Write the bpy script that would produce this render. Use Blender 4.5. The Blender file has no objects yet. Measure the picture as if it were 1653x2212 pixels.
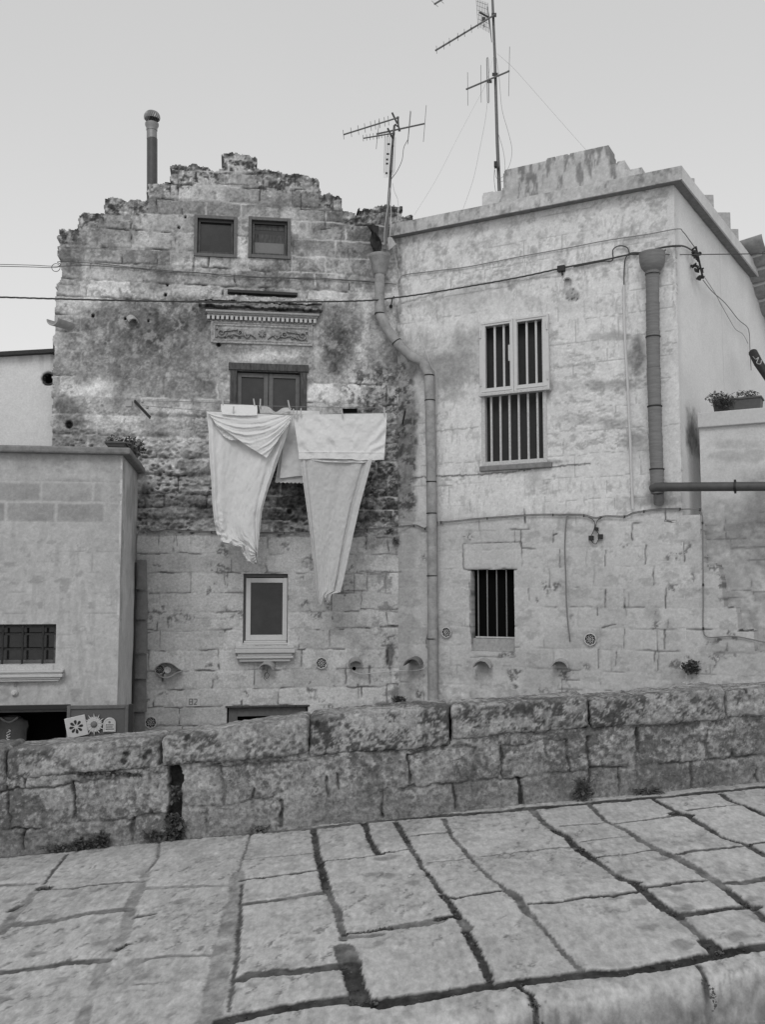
import bpy, math, random
import numpy as np
from mathutils import Vector
random.seed(7)
SC = bpy.context.scene
# ---------------------------------------------------------------- camera
F = 2100.0; CX = 826.5; CY = 1106.0; CZ = 1.6
PITCH = math.radians(4.87)
cd = bpy.data.cameras.new("camera"); cam = bpy.data.objects.new("camera", cd)
SC.collection.objects.link(cam); SC.camera = cam
cam.location = (0, 0, CZ); cam.rotation_euler = (math.radians(90) + PITCH, 0, 0)
cd.sensor_fit = 'VERTICAL'; cd.sensor_height = 36.0; cd.lens = 36.0 * F / 2212.0
cd.clip_start = 0.05; cd.clip_end = 2000
# ---------------------------------------------------------------- world, sun, exposure
SUN_EL = math.radians(42); SUN_AZ = math.radians(189)      # compass bearing of the sun (0 = +Y, clockwise)
W = bpy.data.worlds.new("World"); SC.world = W; W.use_nodes = True
wn = W.node_tree; wn.nodes.clear()
wo = wn.nodes.new('ShaderNodeOutputWorld'); wb = wn.nodes.new('ShaderNodeBackground')
sk = wn.nodes.new('ShaderNodeTexSky'); sk.sky_type = 'NISHITA'; sk.sun_disc = False
sk.sun_elevation = SUN_EL; sk.sun_rotation = SUN_AZ
sk.air_density = 1.0; sk.dust_density = 4.0; sk.ozone_density = 1.0
bw = wn.nodes.new('ShaderNodeRGBToBW')
mr = wn.nodes.new('ShaderNodeMath'); mr.operation = 'MULTIPLY_ADD'
mr.inputs[1].default_value = 0.22; mr.inputs[2].default_value = 4.9     # thin even cloud layer over the clear-sky gradient
wn.links.new(sk.outputs[0], bw.inputs[0]); wn.links.new(bw.outputs[0], mr.inputs[0])
tcw = wn.nodes.new('ShaderNodeTexCoord'); spx = wn.nodes.new('ShaderNodeSeparateXYZ'); wn.links.new(tcw.outputs['Generated'], spx.inputs[0])
el = wn.nodes.new('ShaderNodeMapRange'); el.inputs['From Min'].default_value = 0.05; el.inputs['From Max'].default_value = 0.6; el.inputs['To Min'].default_value = 1.32; el.inputs['To Max'].default_value = 1.02; el.interpolation_type = 'SMOOTHSTEP'
wn.links.new(spx.outputs['Z'], el.inputs['Value'])
cl = wn.nodes.new('ShaderNodeTexNoise'); cl.inputs['Scale'].default_value = 1.6; cl.inputs['Detail'].default_value = 3; wn.links.new(tcw.outputs['Generated'], cl.inputs['Vector'])
cm = wn.nodes.new('ShaderNodeMapRange'); cm.inputs['To Min'].default_value = .96; cm.inputs['To Max'].default_value = 1.04; wn.links.new(cl.outputs['Fac'], cm.inputs['Value'])
m1 = wn.nodes.new('ShaderNodeMath'); m1.operation = 'MULTIPLY'; wn.links.new(mr.outputs[0], m1.inputs[0]); wn.links.new(el.outputs[0], m1.inputs[1])
m2 = wn.nodes.new('ShaderNodeMath'); m2.operation = 'MULTIPLY'; wn.links.new(m1.outputs[0], m2.inputs[0]); wn.links.new(cm.outputs[0], m2.inputs[1])
wn.links.new(m2.outputs[0], wb.inputs['Color']); wb.inputs['Strength'].default_value = 0.112
wn.links.new(wb.outputs[0], wo.inputs[0])
sd = bpy.data.lights.new("sun", 'SUN'); sd.energy = 0.8; sd.angle = math.radians(22); sd.color = (1, 1, 1)
so = bpy.data.objects.new("sun", sd); SC.collection.objects.link(so)
sv = Vector((math.sin(SUN_AZ) * math.cos(SUN_EL), math.cos(SUN_AZ) * math.cos(SUN_EL), math.sin(SUN_EL)))
so.rotation_euler = sv.to_track_quat('Z', 'Y').to_euler()
SC.view_settings.view_transform = 'Standard'; SC.view_settings.look = 'None'
SC.view_settings.exposure = 0.0; SC.view_settings.gamma = 1.0; SC.view_settings.use_curve_mapping = False
SC.cycles.max_bounces = 6; SC.cycles.diffuse_bounces = 3

# ---------------------------------------------------------------- noise
def _h(ix, iy, seed):
    h = (ix.astype(np.int64) * 374761393 + iy.astype(np.int64) * 668265263 + seed * 1442695041) & 0xffffffff
    h = ((h ^ (h >> 13)) * 1274126177) & 0xffffffff
    h = ((h ^ (h >> 16)) * 2246822519) & 0xffffffff
    return ((h ^ (h >> 15)) & 0xffffff) / float(0xffffff)
def vn(x, y, seed=0):
    ix = np.floor(x); iy = np.floor(y); fx = x - ix; fy = y - iy
    fx = fx * fx * fx * (fx * (fx * 6 - 15) + 10); fy = fy * fy * fy * (fy * (fy * 6 - 15) + 10)
    a = _h(ix, iy, seed); b = _h(ix + 1, iy, seed); c = _h(ix, iy + 1, seed); d = _h(ix + 1, iy + 1, seed)
    return ((a + (b - a) * fx) * (1 - fy) + (c + (d - c) * fx) * fy) * 2 - 1
def fbm(x, y, o=4, seed=0, g=0.5):
    r = 0; a = 1; s = 0
    for i in range(o):
        r = r + a * vn(x * 2 ** i + 17.3 * i, y * 2 ** i - 9.1 * i, seed + i * 31); s += a; a *= g
    return r / s * 1.6
def vn3(x, y, z, seed=0):
    iz = np.floor(z); f = z - iz; f = f * f * (3 - 2 * f)
    k = iz.astype(np.int64)
    ox = (k * 37) % 101; ox2 = ((k + 1) * 37) % 101
    return vn(x + ox, y - ox * 1.7, seed) * (1 - f) + vn(x + ox2, y - ox2 * 1.7, seed) * f
def fbm3(x, y, z, o=3, seed=0):
    r = 0; a = 1; s = 0
    for i in range(o):
        k = 2.0 ** i; r = r + a * vn3(x * k, y * k, z * k, seed + 31 * i); s += a; a *= .5
    return r / s * 1.6
def worley(x, y, seed=0):
    ix = np.floor(x); iy = np.floor(y); best = np.full(x.shape, 9.0)
    for dx in (-1, 0, 1):
        for dy in (-1, 0, 1):
            cx = ix + dx; cy = iy + dy
            px = cx + _h(cx, cy, seed); py = cy + _h(cx, cy, seed + 77)
            best = np.minimum(best, (px - x) ** 2 + (py - y) ** 2)
    return np.sqrt(best)
def ss(a, b, x):
    t = np.clip((x - a) / (b - a), 0, 1); return t * t * (3 - 2 * t)
def lerp(a, b, t): return a + (b - a) * t
def lin(g): g = np.clip(g, 3, 250) / 255.0; return np.where(g <= .04045, g / 12.92, ((g + .055) / 1.055) ** 2.4)

# ---------------------------------------------------------------- photograph geometry
CP, SP = math.cos(PITCH), math.sin(PITCH)
def ray(px, py):
    dx = (np.asarray(px, float) - CX) / F; dy = (CY - np.asarray(py, float)) / F
    return dx, CP - dy * SP, SP + dy * CP
def proj(x, y, z):
    zf = y * CP + (z - CZ) * SP; up = -y * SP + (z - CZ) * CP
    return CX + F * x / zf, CY - F * up / zf
class Plane:
    """a vertical wall plane: U runs along it to the right, N points out of it"""
    def __init__(s, ox, oy, ang):
        a = math.radians(ang); s.o = (ox, oy); s.U = (math.cos(a), math.sin(a)); s.N = (math.sin(a), -math.cos(a))
    def shifted(s, d):
        p = Plane(0, 0, 0); p.o = (s.o[0] + s.N[0] * d, s.o[1] + s.N[1] * d); p.U = s.U; p.N = s.N; return p
    def w(s, u, v, d=0):
        return (s.o[0] + s.U[0] * u + s.N[0] * d, s.o[1] + s.U[1] * u + s.N[1] * d, v + 0 * u)
    def uv(s, px, py, d=0):
        rx, ry, rz = ray(px, py)
        ox = s.o[0] + s.N[0] * d; oy = s.o[1] + s.N[1] * d
        t = (ox * s.N[0] + oy * s.N[1]) / (rx * s.N[0] + ry * s.N[1])
        x = rx * t; y = ry * t
        return (x - s.o[0]) * s.U[0] + (y - s.o[1]) * s.U[1], CZ + rz * t
    def at(s, px, py, d=0):
        u, v = s.uv(px, py, d); return Vector([float(q) for q in s.w(u, v, d)])
    def pt(s, u, v, d=0): return Vector([float(q) for q in s.w(u, v, d)])
LF = Plane(0.20, 12.50, 8.5)
RF = Plane(0.20, 12.50, -28.0)
KU = 3.57
_k = RF.pt(KU, 0, 0)
SF = Plane(_k.x, _k.y, 57.2)
LB = LF.shifted(1.6)
LW = LF.shifted(-0.12)
TW = RF.shifted(-0.30)
GA, GB, GC = 0.0715, 0.095, 0.015
def gz(x, y): return GA + GB * x + GC * (y - 6.8)
def gpt(px, py):
    rx, ry, rz = ray(px, py)
    t = (GA - GC * 6.8 - CZ) / (rz - GB * rx - GC * ry)
    return rx * t, ry * t

# ---------------------------------------------------------------- objects
COL = SC.collection
def tag(o, label=None, cat=None, group=None, kind=None):
    if label: o['label'] = label
    if cat: o['category'] = cat
    if group: o['group'] = group
    if kind: o['kind'] = kind
    return o
def thing(name, label, cat, loc=(0, 0, 0), group=None):
    o = bpy.data.objects.new(name, None); COL.objects.link(o); o.empty_display_size = .1
    o.location = loc
    return tag(o, label, cat, group)
def link(name, me, mat, parent=None, smooth=False):
    o = bpy.data.objects.new(name, me); COL.objects.link(o)
    if mat: me.materials.append(mat)
    if smooth: me.polygons.foreach_set('use_smooth', [True] * len(me.polygons))
    if parent:
        o.parent = parent
        p = parent; off = Vector((0, 0, 0))
        while p: off += Vector(p.location); p = p.parent
        o.location = -off
    return o
def npmesh(name, V, Q, tone=None, smooth_mask=None):
    me = bpy.data.meshes.new(name); V = np.asarray(V, np.float32); Q = np.asarray(Q, np.int32)
    n = Q.shape[1]
    me.vertices.add(len(V)); me.vertices.foreach_set('co', V.ravel())
    me.loops.add(Q.size); me.loops.foreach_set('vertex_index', Q.ravel())
    me.polygons.add(len(Q)); me.polygons.foreach_set('loop_start', np.arange(len(Q), dtype=np.int32) * n)
    me.polygons.foreach_set('loop_total', np.full(len(Q), n, np.int32))
    me.update(calc_edges=True)
    if tone is not None:
        a = me.attributes.new('tone', 'FLOAT', 'POINT'); a.data.foreach_set('value', np.asarray(tone, np.float32))
    me.polygons.foreach_set('use_smooth', np.ones(len(Q), bool))
    return me
class MB:
    def __init__(s): s.v = []; s.f = []
    def add(s, vs, fs):
        b = len(s.v); s.v += [tuple(q) for q in vs]; s.f += [tuple(i + b for i in f) for f in fs]; return s
    def hexa(s, p):
        return s.add(p, [(0, 1, 2, 3), (7, 6, 5, 4), (0, 4, 5, 1), (1, 5, 6, 2), (2, 6, 7, 3), (3, 7, 4, 0)])
    def pbox(s, P, u0, u1, v0, v1, d0, d1):
        return s.hexa([P.pt(a, b, c) for c in (d0, d1) for a, b in ((u0, v0), (u1, v0), (u1, v1), (u0, v1))])
    def rect(s, P, x0, y0, x1, y1, d0, d1):
        """box whose outer face has its top left at pixel x0,y0 and its bottom right at x1,y1"""
        u0, v1 = P.uv(x0, y0, d1); u1, v0 = P.uv(x1, y1, d1)
        return s.pbox(P, float(u0), float(u1), float(v0), float(v1), d0, d1)
    def tube(s, pts, r, n=8, cap=True):
        pts = [Vector(p) for p in pts]; rs = r if isinstance(r, (list, tuple)) else [r] * len(pts)
        up = Vector((0, 0, 1)); rings = []; ref = None
        for i, p in enumerate(pts):
            t = (pts[min(i + 1, len(pts) - 1)] - pts[max(i - 1, 0)])
            if t.length < 1e-9: t = Vector((0, 0, 1))
            t.normalize()
            if ref is None:
                ref = t.cross(up if abs(t.z) < .9 else Vector((1, 0, 0))).normalized()
            ref = (ref - t * ref.dot(t)).normalized(); b = t.cross(ref)
            rings.append([p + (ref * math.cos(2 * math.pi * k / n) + b * math.sin(2 * math.pi * k / n)) * rs[i] for k in range(n)])
        vs = [q for R in rings for q in R]; fs = []
        for i in range(len(pts) - 1):
            for k in range(n):
                fs.append((i * n + k, i * n + (k + 1) % n, (i + 1) * n + (k + 1) % n, (i + 1) * n + k))
        if cap: fs.append(tuple(range(n - 1, -1, -1))); fs.append(tuple((len(pts) - 1) * n + k for k in range(n)))
        return s.add(vs, fs)
    def bar(s, a, b, w, h, up=Vector((0, 0, 1))):
        a = Vector(a); b = Vector(b); t = (b - a).normalized()
        if abs(t.dot(up)) > .95: up = Vector((0, 1, 0))
        x = t.cross(up).normalized() * w / 2; y = x.cross(t).normalized() * h / 2
        return s.hexa([p + i * x + j * y for p in (a, b) for i, j in ((-1, -1), (1, -1), (1, 1), (-1, 1))])
    def lathe(s, c, prof, n=20, axis=Vector((0, 0, 1)), arc=(0, 2 * math.pi)):
        c = Vector(c); axis = Vector(axis).normalized()
        x = axis.cross(Vector((0, 0, 1)) if abs(axis.z) < .9 else Vector((0, 1, 0))).normalized(); y = axis.cross(x)
        vs = []; full = abs(arc[1] - arc[0] - 2 * math.pi) < 1e-6; m = n if full else n + 1
        for r, h in prof:
            for k in range(m):
                a = arc[0] + (arc[1] - arc[0]) * k / n
                vs.append(c + axis * h + (x * math.cos(a) + y * math.sin(a)) * r)
        fs = []
        for i in range(len(prof) - 1):
            for k in range(n):
                k2 = (k + 1) % m
                fs.append((i * m + k, i * m + k2, (i + 1) * m + k2, (i + 1) * m + k))
        return s.add(vs, fs)
    def build(s, name, mat, parent=None, smooth=False, bevel=0):
        me = bpy.data.meshes.new(name); me.from_pydata(s.v, [], s.f); me.update()
        o = link(name, me, mat, parent, smooth)
        if bevel:
            b = o.modifiers.new('bevel', 'BEVEL'); b.width = bevel; b.segments = 2; b.limit_method = 'ANGLE'
        if smooth:
            me.set_sharp_from_angle(angle=math.radians(38))
        return o
def spline(pts, k=8):
    pts = [Vector(p) for p in pts]; out = []
    for i in range(len(pts) - 1):
        p0 = pts[max(i - 1, 0)]; p1 = pts[i]; p2 = pts[i + 1]; p3 = pts[min(i + 2, len(pts) - 1)]
        for j in range(k):
            t = j / k
            out.append(.5 * ((2 * p1) + (p2 - p0) * t + (2 * p0 - 5 * p1 + 4 * p2 - p3) * t * t + (3 * p1 - p0 - 3 * p2 + p3) * t ** 3))
    out.append(pts[-1]); return out

# ---------------------------------------------------------------- materials (all grey: the photograph is black and white)
def mat(name, g, rough=.8, metal=0, var=.25, scale=30, bump=.15, bdist=.01, attr=False, spec=.3, fine=120, streak=None, translucent=0, emit=0):
    m = bpy.data.materials.new(name); m.use_nodes = True; nt = m.node_tree; b = nt.nodes['Principled BSDF']
    b.inputs['Roughness'].default_value = rough; b.inputs['Metallic'].default_value = metal
    b.inputs['Specular IOR Level'].default_value = spec
    L = nt.links.new
    tc = nt.nodes.new('ShaderNodeTexCoord'); mp = nt.nodes.new('ShaderNodeMapping'); L(tc.outputs['Object'], mp.inputs[0])
    if streak: mp.inputs['Scale'].default_value = streak
    n1 = nt.nodes.new('ShaderNodeTexNoise'); n1.inputs['Scale'].default_value = scale; n1.inputs['Detail'].default_value = 6; n1.inputs['Roughness'].default_value = .74
    L(mp.outputs[0], n1.inputs['Vector'])
    r = nt.nodes.new('ShaderNodeMapRange'); r.inputs['From Min'].default_value = .25; r.inputs['From Max'].default_value = .75
    r.inputs['To Min'].default_value = 1 - var; r.inputs['To Max'].default_value = 1 + var
    L(n1.outputs['Fac'], r.inputs['Value'])
    mu = nt.nodes.new('ShaderNodeMath'); mu.operation = 'MULTIPLY'; mu.use_clamp = True
    L(r.outputs[0], mu.inputs[0])
    if attr:
        a = nt.nodes.new('ShaderNodeAttribute'); a.attribute_name = 'tone'; L(a.outputs['Fac'], mu.inputs[1])
    else: mu.inputs[1].default_value = g
    L(mu.outputs[0], b.inputs['Base Color'])
    if bump:
        n2 = nt.nodes.new('ShaderNodeTexNoise'); n2.inputs['Scale'].default_value = fine; n2.inputs['Detail'].default_value = 5
        L(mp.outputs[0], n2.inputs['Vector'])
        bp = nt.nodes.new('ShaderNodeBump'); bp.inputs['Strength'].default_value = bump; bp.inputs['Distance'].default_value = bdist
        L(n2.outputs['Fac'], bp.inputs['Height']); L(bp.outputs[0], b.inputs['Normal'])
    if translucent:
        t = nt.nodes.new('ShaderNodeBsdfTranslucent'); L(mu.outputs[0], t.inputs['Color'])
        mx = nt.nodes.new('ShaderNodeMixShader'); mx.inputs[0].default_value = translucent
        L(b.outputs[0], mx.inputs[1]); L(t.outputs[0], mx.inputs[2]); L(mx.outputs[0], nt.nodes['Material Output'].inputs[0])
    return m
M = dict(
    stone=mat('weathered_stone', .4, .92, attr=True, var=.66, scale=34, bump=.9, bdist=.006, fine=90, spec=.1),
    masonry=mat('old_block_masonry', .4, .92, attr=True, var=.34, scale=40, bump=.7, bdist=.005, fine=90, spec=.1),
    plaster=mat('old_plaster', .5, .9, attr=True, var=.17, scale=46, bump=.55, bdist=.004, fine=110, spec=.12),
    paving=mat('worn_limestone', .4, .8, attr=True, var=.34, scale=34, bump=.6, bdist=.003, fine=120, spec=.2, streak=(1, .42, 1)),
    coping=mat('coping_mortar', .2, .95, var=.4, scale=14, bump=.6, bdist=.006, fine=80),
    moulding=mat('carved_stone', .34, .9, var=.3, scale=25, bump=.5, bdist=.004),
    sill=mat('pale_stone_sill', .5, .85, var=.12, scale=30, bump=.3, bdist=.002),
    wood=mat('old_dark_wood', .07, .75, var=.85, scale=12, bump=.6, bdist=.004, streak=(3, 3, .6), fine=60),
    woodgrey=mat('grey_painted_wood', .12, .6, var=.3, scale=20, bump=.3, bdist=.002),
    white=mat('white_paint', .54, .45, var=.08, scale=25, bump=.1, bdist=.001),
    whitedirty=mat('chipped_white_bars', .47, .6, var=.3, scale=45, bump=.3, bdist=.002),
    iron=mat('dark_iron', .035, .6, metal=.3, var=.4, bump=.3, bdist=.002),
    grey=mat('galvanised_steel', .25, .5, metal=.5, var=.2, bump=.05, bdist=.001),
    antenna=mat('antenna_aluminium', .14, .55, metal=.4, var=.2, bump=.0),
    plastic=mat('black_plastic', .025, .5, var=.2, bump=0),
    cable=mat('black_cable', .06, .6, var=.3, bump=0),
    cablelight=mat('pale_cable', .5, .5, var=.1, bump=0),
    cablemid=mat('grey_cable', .2, .6, var=.2, bump=0),
    clay=mat('fired_clay', .29, .85, var=.38, scale=9, bump=.4, bdist=.004),
    clayrib=mat('ribbed_clay', .18, .85, var=.3, scale=10, bump=.5, bdist=.004, streak=(.6, .6, 5), fine=40),
    claypale=mat('pale_clay_tile', .36, .88, var=.25, scale=18, bump=.4, bdist=.003),
    claydark=mat('dark_clay_tile', .17, .85, var=.3, scale=14, bump=.4, bdist=.003),
    pipegrey=mat('grey_pvc', .075, .45, var=.3, scale=8, bump=.05, bdist=.001),
    glass=mat('dark_window_glass', .022, .08, var=.8, scale=2.2, bump=.1, bdist=.02, fine=2.5, spec=.5),  # blotchy base colour stands in for uneven reflections
    glassmid=mat('mottled_window_glass', .022, .10, var=.8, scale=2.6, bump=.1, bdist=.02, fine=2.5, spec=.5),  # reflections varied by noise painted into the base colour
    screen=mat('dark_insect_screen', .035, .8, var=.2, bump=0),
    lichened=mat('lichened_stone', .085, .95, var=.75, scale=22, bump=.8, bdist=.008, fine=60),
    blind=mat('grey_blind', .17, .7, var=.1, bump=0),
    black=mat('dark_interior', .006, 1, var=.1, bump=0, spec=0),
    cloth=mat('white_cotton', .72, .95, var=.05, scale=30, bump=.25, bdist=.002, spec=.1, translucent=.12, fine=220),
    cloth2=mat('greyish_white_cotton', .56, .95, var=.09, scale=22, bump=.3, bdist=.002, spec=.1, translucent=.12, fine=220),  # greyer than the plain white cotton
    peg=mat('pale_wooden_peg', .45, .7, var=.2, bump=0),
    ceramic=mat('glazed_pale_ceramic', .5, .4, var=.1, bump=.1, bdist=.001),
    terracotta=mat('small_clay_disc', .16, .7, var=.2, bump=.1),
    board=mat('grey_pegboard', .10, .6, var=.12, bump=0),
    planter=mat('dark_planter', .085, .6, var=.2, bump=.1, bdist=.001),
    soil=mat('dark_soil', .03, .95, var=.4, bump=.5),
    leaf=mat('grey_green_leaves', .08, .7, var=.5, scale=40, bump=0),
    leafpale=mat('pale_dry_leaves', .16, .7, var=.4, scale=40, bump=0),
    roof=mat('flat_roof', .3, .9, var=.2),
    street=mat('street_stone', .3, .9, var=.2, scale=6, bump=.4),
)

# ---------------------------------------------------------------- relief walls
def inpoly(x, y, poly):
    r = np.zeros(x.shape, bool); n = len(poly)
    for i in range(n):
        x0, y0 = poly[i]; x1, y1 = poly[(i + 1) % n]
        if y0 == y1: continue
        c = ((y0 > y) != (y1 > y)) & (x < (x1 - x0) * (y - y0) / (y1 - y0) + x0)
        r ^= c
    return r
def snap(a, vals):
    a = a.copy()
    for v in vals:
        i = int(np.argmin(abs(a - v))); a[i] = v
    return a
def relief(name, P, u0, u1, v0, v1, res, fields, mat, parent, holes=(), poly=None, thick=.3, polywarp=.0, resv=None):
    """one wall: a fine grid in the wall's own plane, displaced along its normal, with real openings and thickness.
       holes: (u0,u1,v0,v1,depth); poly: outline in wall coordinates"""
    us = np.linspace(u0, u1, int((u1 - u0) / res) + 2); vs = np.linspace(v0, v1, int((v1 - v0) / (resv or res)) + 2)
    us = snap(us, [h[k] for h in holes for k in (0, 1)]); vs = snap(vs, [h[k] for h in holes for k in (2, 3)])
    U, Vv = np.meshgrid(us, vs); x, y, z = P.w(U, Vv); X, Y = proj(x, y, z)
    H, T = fields(U, Vv, X, Y)
    cu = (us[:-1] + us[1:]) / 2; cv = (vs[:-1] + vs[1:]) / 2; CU, CV = np.meshgrid(cu, cv)
    m = np.ones(CU.shape, bool)
    if poly is not None:
        wu = fbm(CU * 14, CV * 14, 3, 5) * polywarp; wv = fbm(CU * 14, CV * 14, 3, 9) * polywarp
        m &= inpoly(CU + wu, CV + wv, poly)
    dep = np.full(CU.shape, thick)
    for h in holes:
        k = (CU > h[0]) & (CU < h[1]) & (CV > h[2]) & (CV < h[3]); m &= ~k
        g = (CU > h[0] - .05) & (CU < h[1] + .05) & (CV > h[2] - .05) & (CV < h[3] + .05); dep[g] = h[4]
    nu = len(us); idx = np.arange(U.size).reshape(U.shape)
    a = idx[:-1, :-1][m]; b = idx[:-1, 1:][m]; c = idx[1:, 1:][m]; d = idx[1:, :-1][m]
    Q = [np.stack([a, b, c, d], 1)]
    xw, yw, zw = P.w(U, Vv, H)
    V = [np.stack([xw.ravel(), yw.ravel(), zw.ravel()], 1)]; TT = [T.ravel()]; off = U.size
    mp = np.pad(m, 1); 
    for (dj, di, e0, e1) in ((-1, 0, (0, 0), (0, 1)), (1, 0, (1, 0), (1, 1)), (0, -1, (0, 0), (1, 0)), (0, 1, (0, 1), (1, 1))):
        nb = mp[1 + dj:mp.shape[0] - 1 + dj, 1 + di:mp.shape[1] - 1 + di]
        jj, ii = np.nonzero(m & ~nb)
        if len(jj) == 0: continue
        p0 = idx[jj + e0[0], ii + e0[1]]; p1 = idx[jj + e1[0], ii + e1[1]]
        dd = -dep[jj, ii]; u_0 = U.ravel()[p0]; v_0 = Vv.ravel()[p0]; u_1 = U.ravel()[p1]; v_1 = Vv.ravel()[p1]
        f0 = V[0][p0]; f1 = V[0][p1]
        b0 = np.stack(P.w(u_0, v_0, dd), 1); b1 = np.stack(P.w(u_1, v_1, dd), 1)
        n = len(jj); V += [f0, f1, b1, b0]; t = T.ravel()
        TT += [t[p0], t[p1], t[p1], t[p0]]
        k = np.arange(n) + off; Q.append(np.stack([k, k + n, k + 2 * n, k + 3 * n], 1)); off += 4 * n
    V = np.concatenate(V); TT = np.concatenate(TT); Q = np.concatenate(Q)
    used = np.zeros(len(V), bool); used[Q.ravel()] = True; rm = np.cumsum(used) - 1
    return link(name, npmesh(name, V[used], rm[Q], TT[used]), mat, parent)
def courses(U, V, cv, seed, wmin=.38, wmax=.72, warp=.012):
    """distance to the nearest bed joint and head joint, and a random id per block"""
    U = U + fbm(U * 9, V * 9, 3, seed + 3) * warp; V = V + fbm(U * 7, V * 7, 3, seed + 5) * warp
    cv = np.sort(np.asarray(cv)); k = np.clip(np.searchsorted(cv, V.ravel()) - 1, 0, len(cv) - 2).reshape(V.shape)
    lo = cv[k]; hi = cv[k + 1]; db = np.minimum(np.abs(V - lo), np.abs(hi - V))
    rng = random.Random(seed); dh = np.full(U.shape, 9.0); bid = np.zeros(U.shape); bx = np.zeros(U.shape)
    for c in range(len(cv) - 1):
        mk = k == c
        if not mk.any(): continue
        js = [U.min() - rng.random()]
        while js[-1] < U.max() + 1: js.append(js[-1] + rng.uniform(wmin, wmax))
        js = np.array(js); u = U[mk]; i = np.clip(np.searchsorted(js, u) - 1, 0, len(js) - 2)
        dh[mk] = np.minimum(u - js[i], js[i + 1] - u)
        bid[mk] = _h(i.astype(float), np.full(i.shape, float(c)), seed)
    return db, dh, bid
def vof(P, pts): return [float(P.uv(x, y)[1]) for x, y in pts]
def blob(X, Y, U, V, cx, cy, rx, ry, soft=.5, seed=1, rough=.5):
    r0 = np.sqrt(((X - cx) / rx) ** 2 + ((Y - cy) / ry) ** 2); out = np.zeros(X.shape); k = r0 < 1 + soft + rough * 1.9
    if not k.any(): return out
    u = U[k]; v = V[k]; r = r0[k] + fbm(u * 3.2, v * 3.2, 5, seed, .6) * rough + fbm(u * 15, v * 15, 4, seed + 1, .7) * .4 * rough
    out[k] = ss(1 + soft * 1.3, 1 - soft * 1.3, r) * np.clip(.84 + .5 * fbm(u * 8, v * 8, 5, seed + 2, .7), 0, 1); return out
def box_uv(P, x0, y0, x1, y1, depth=.2):
    a, b = P.uv(x0, y0); c, d = P.uv(x1, y1); return (float(a), float(c), float(d), float(b), depth)

def segd(U, V, pts):
    best = np.full(U.shape, 9.)
    for (x0, y0), (x1, y1) in zip(pts[:-1], pts[1:]):
        dx, dy = x1 - x0, y1 - y0; L2 = dx * dx + dy * dy + 1e-12
        t = np.clip(((U - x0) * dx + (V - y0) * dy) / L2, 0, 1); best = np.minimum(best, np.hypot(U - x0 - t * dx, V - y0 - t * dy))
    return best
def cracks(P, U, V, g, H, conv, segs, seed=1):
    """dark open joints, each a line from x0,y0 to x1,y1 with a width in metres"""
    for i, (x0, y0, x1, y1, w, gr) in enumerate(segs):
        p = tuple(float(q) for q in P.uv(*conv(x0, y0))); q_ = tuple(float(q) for q in P.uv(*conv(x1, y1)))
        k = (U > min(p[0], q_[0]) - .06) & (U < max(p[0], q_[0]) + .06) & (V > min(p[1], q_[1]) - .06) & (V < max(p[1], q_[1]) + .06)
        if not k.any(): continue
        u = U[k] + .008 * fbm(U[k] * 11, V[k] * 11, 3, seed + i); v = V[k] + .008 * fbm(U[k] * 11 + 5, V[k] * 11, 3, seed + i)
        s = segd(u, v, [p, q_]); ww = w * (1 + .7 * fbm(U[k] * 9, V[k] * 9, 3, seed + i + 9)); m = ss(ww * .5 + .009, ww * .5 - .003, s)
        m = m * np.clip(.75 + .6 * fbm(U[k] * 6, V[k] * 6, 3, seed + i + 5), .1, 1); g[k] = lerp(g[k], gr, m * .8); H[k] -= .012 * m
    return g, H
# ================================================================ LEFT HOUSE
ILL = 0.60                                     # light falling on the facades, divided out to turn the greys below into albedos
GAIN = 0.80
def alb(g, k=1.0): return np.clip(lin(g) / ILL * k * GAIN, .012, .85)
house = thing('stone_house', 'tall weathered stone house with a crumbling stepped gable and two small square top windows', 'house', LF.pt(-2, -1.95))
z1 = lambda x: 66.1 + .52 * x
z2 = lambda y: 198.4 + .52 * y
OUT = [(z1(a), z2(b)) for a, b in [(80, 1700), (84, 1500), (86, 1300), (94, 1090), (97, 1020), (97, 930), (101, 870), (107, 800), (128, 785), (128, 722), (116, 690), (117, 575), (135, 568), (152, 580), (197, 565), (199, 511), (235, 502), (270, 505), (304, 508), (306, 446), (330, 440), (360, 444), (400, 452), (450, 449), (484, 452), (490, 380), (520, 374), (550, 378), (583, 373), (582, 314), (600, 305), (650, 310), (675, 297), (700, 308), (745, 318), (785, 322), (801, 306), (800, 258), (830, 251), (880, 254), (905, 262), (937, 278), (942, 320), (1000, 328), (1055, 342), (1100, 338), (1150, 350), (1192, 362), (1198, 408), (1215, 430), (1240, 425), (1292, 442), (1298, 495), (1330, 505), (1364, 512), (1363, 486), (1400, 487), (1440, 475), (1500, 471), (1536, 476), (1542, 518), (1560, 520), (1588, 514), (1600, 560)]]
sx = np.array([p[0] for p in OUT[10:-1]]); sy = np.array([p[1] for p in OUT[10:-1]])
_o = [tuple(float(q) for q in LF.uv(x, y)) for x, y in OUT]
UR = _o[-1][0]
LFPOLY = [(_o[0][0], -2.1)] + _o + [(UR, -2.1)]
LFC = vof(LF, [(400, y) for y in (300, 338, 366, 398, 432, 464, 503, 541, 576, 614, 651, 689, 727, 766, 818, 862, 902, 945, 988, 1028, 1067, 1095, 1122, 1157, 1195, 1237, 1281, 1322, 1361, 1405, 1449, 1489, 1527, 1568, 1610, 1650, 1700, 1760)])
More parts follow.
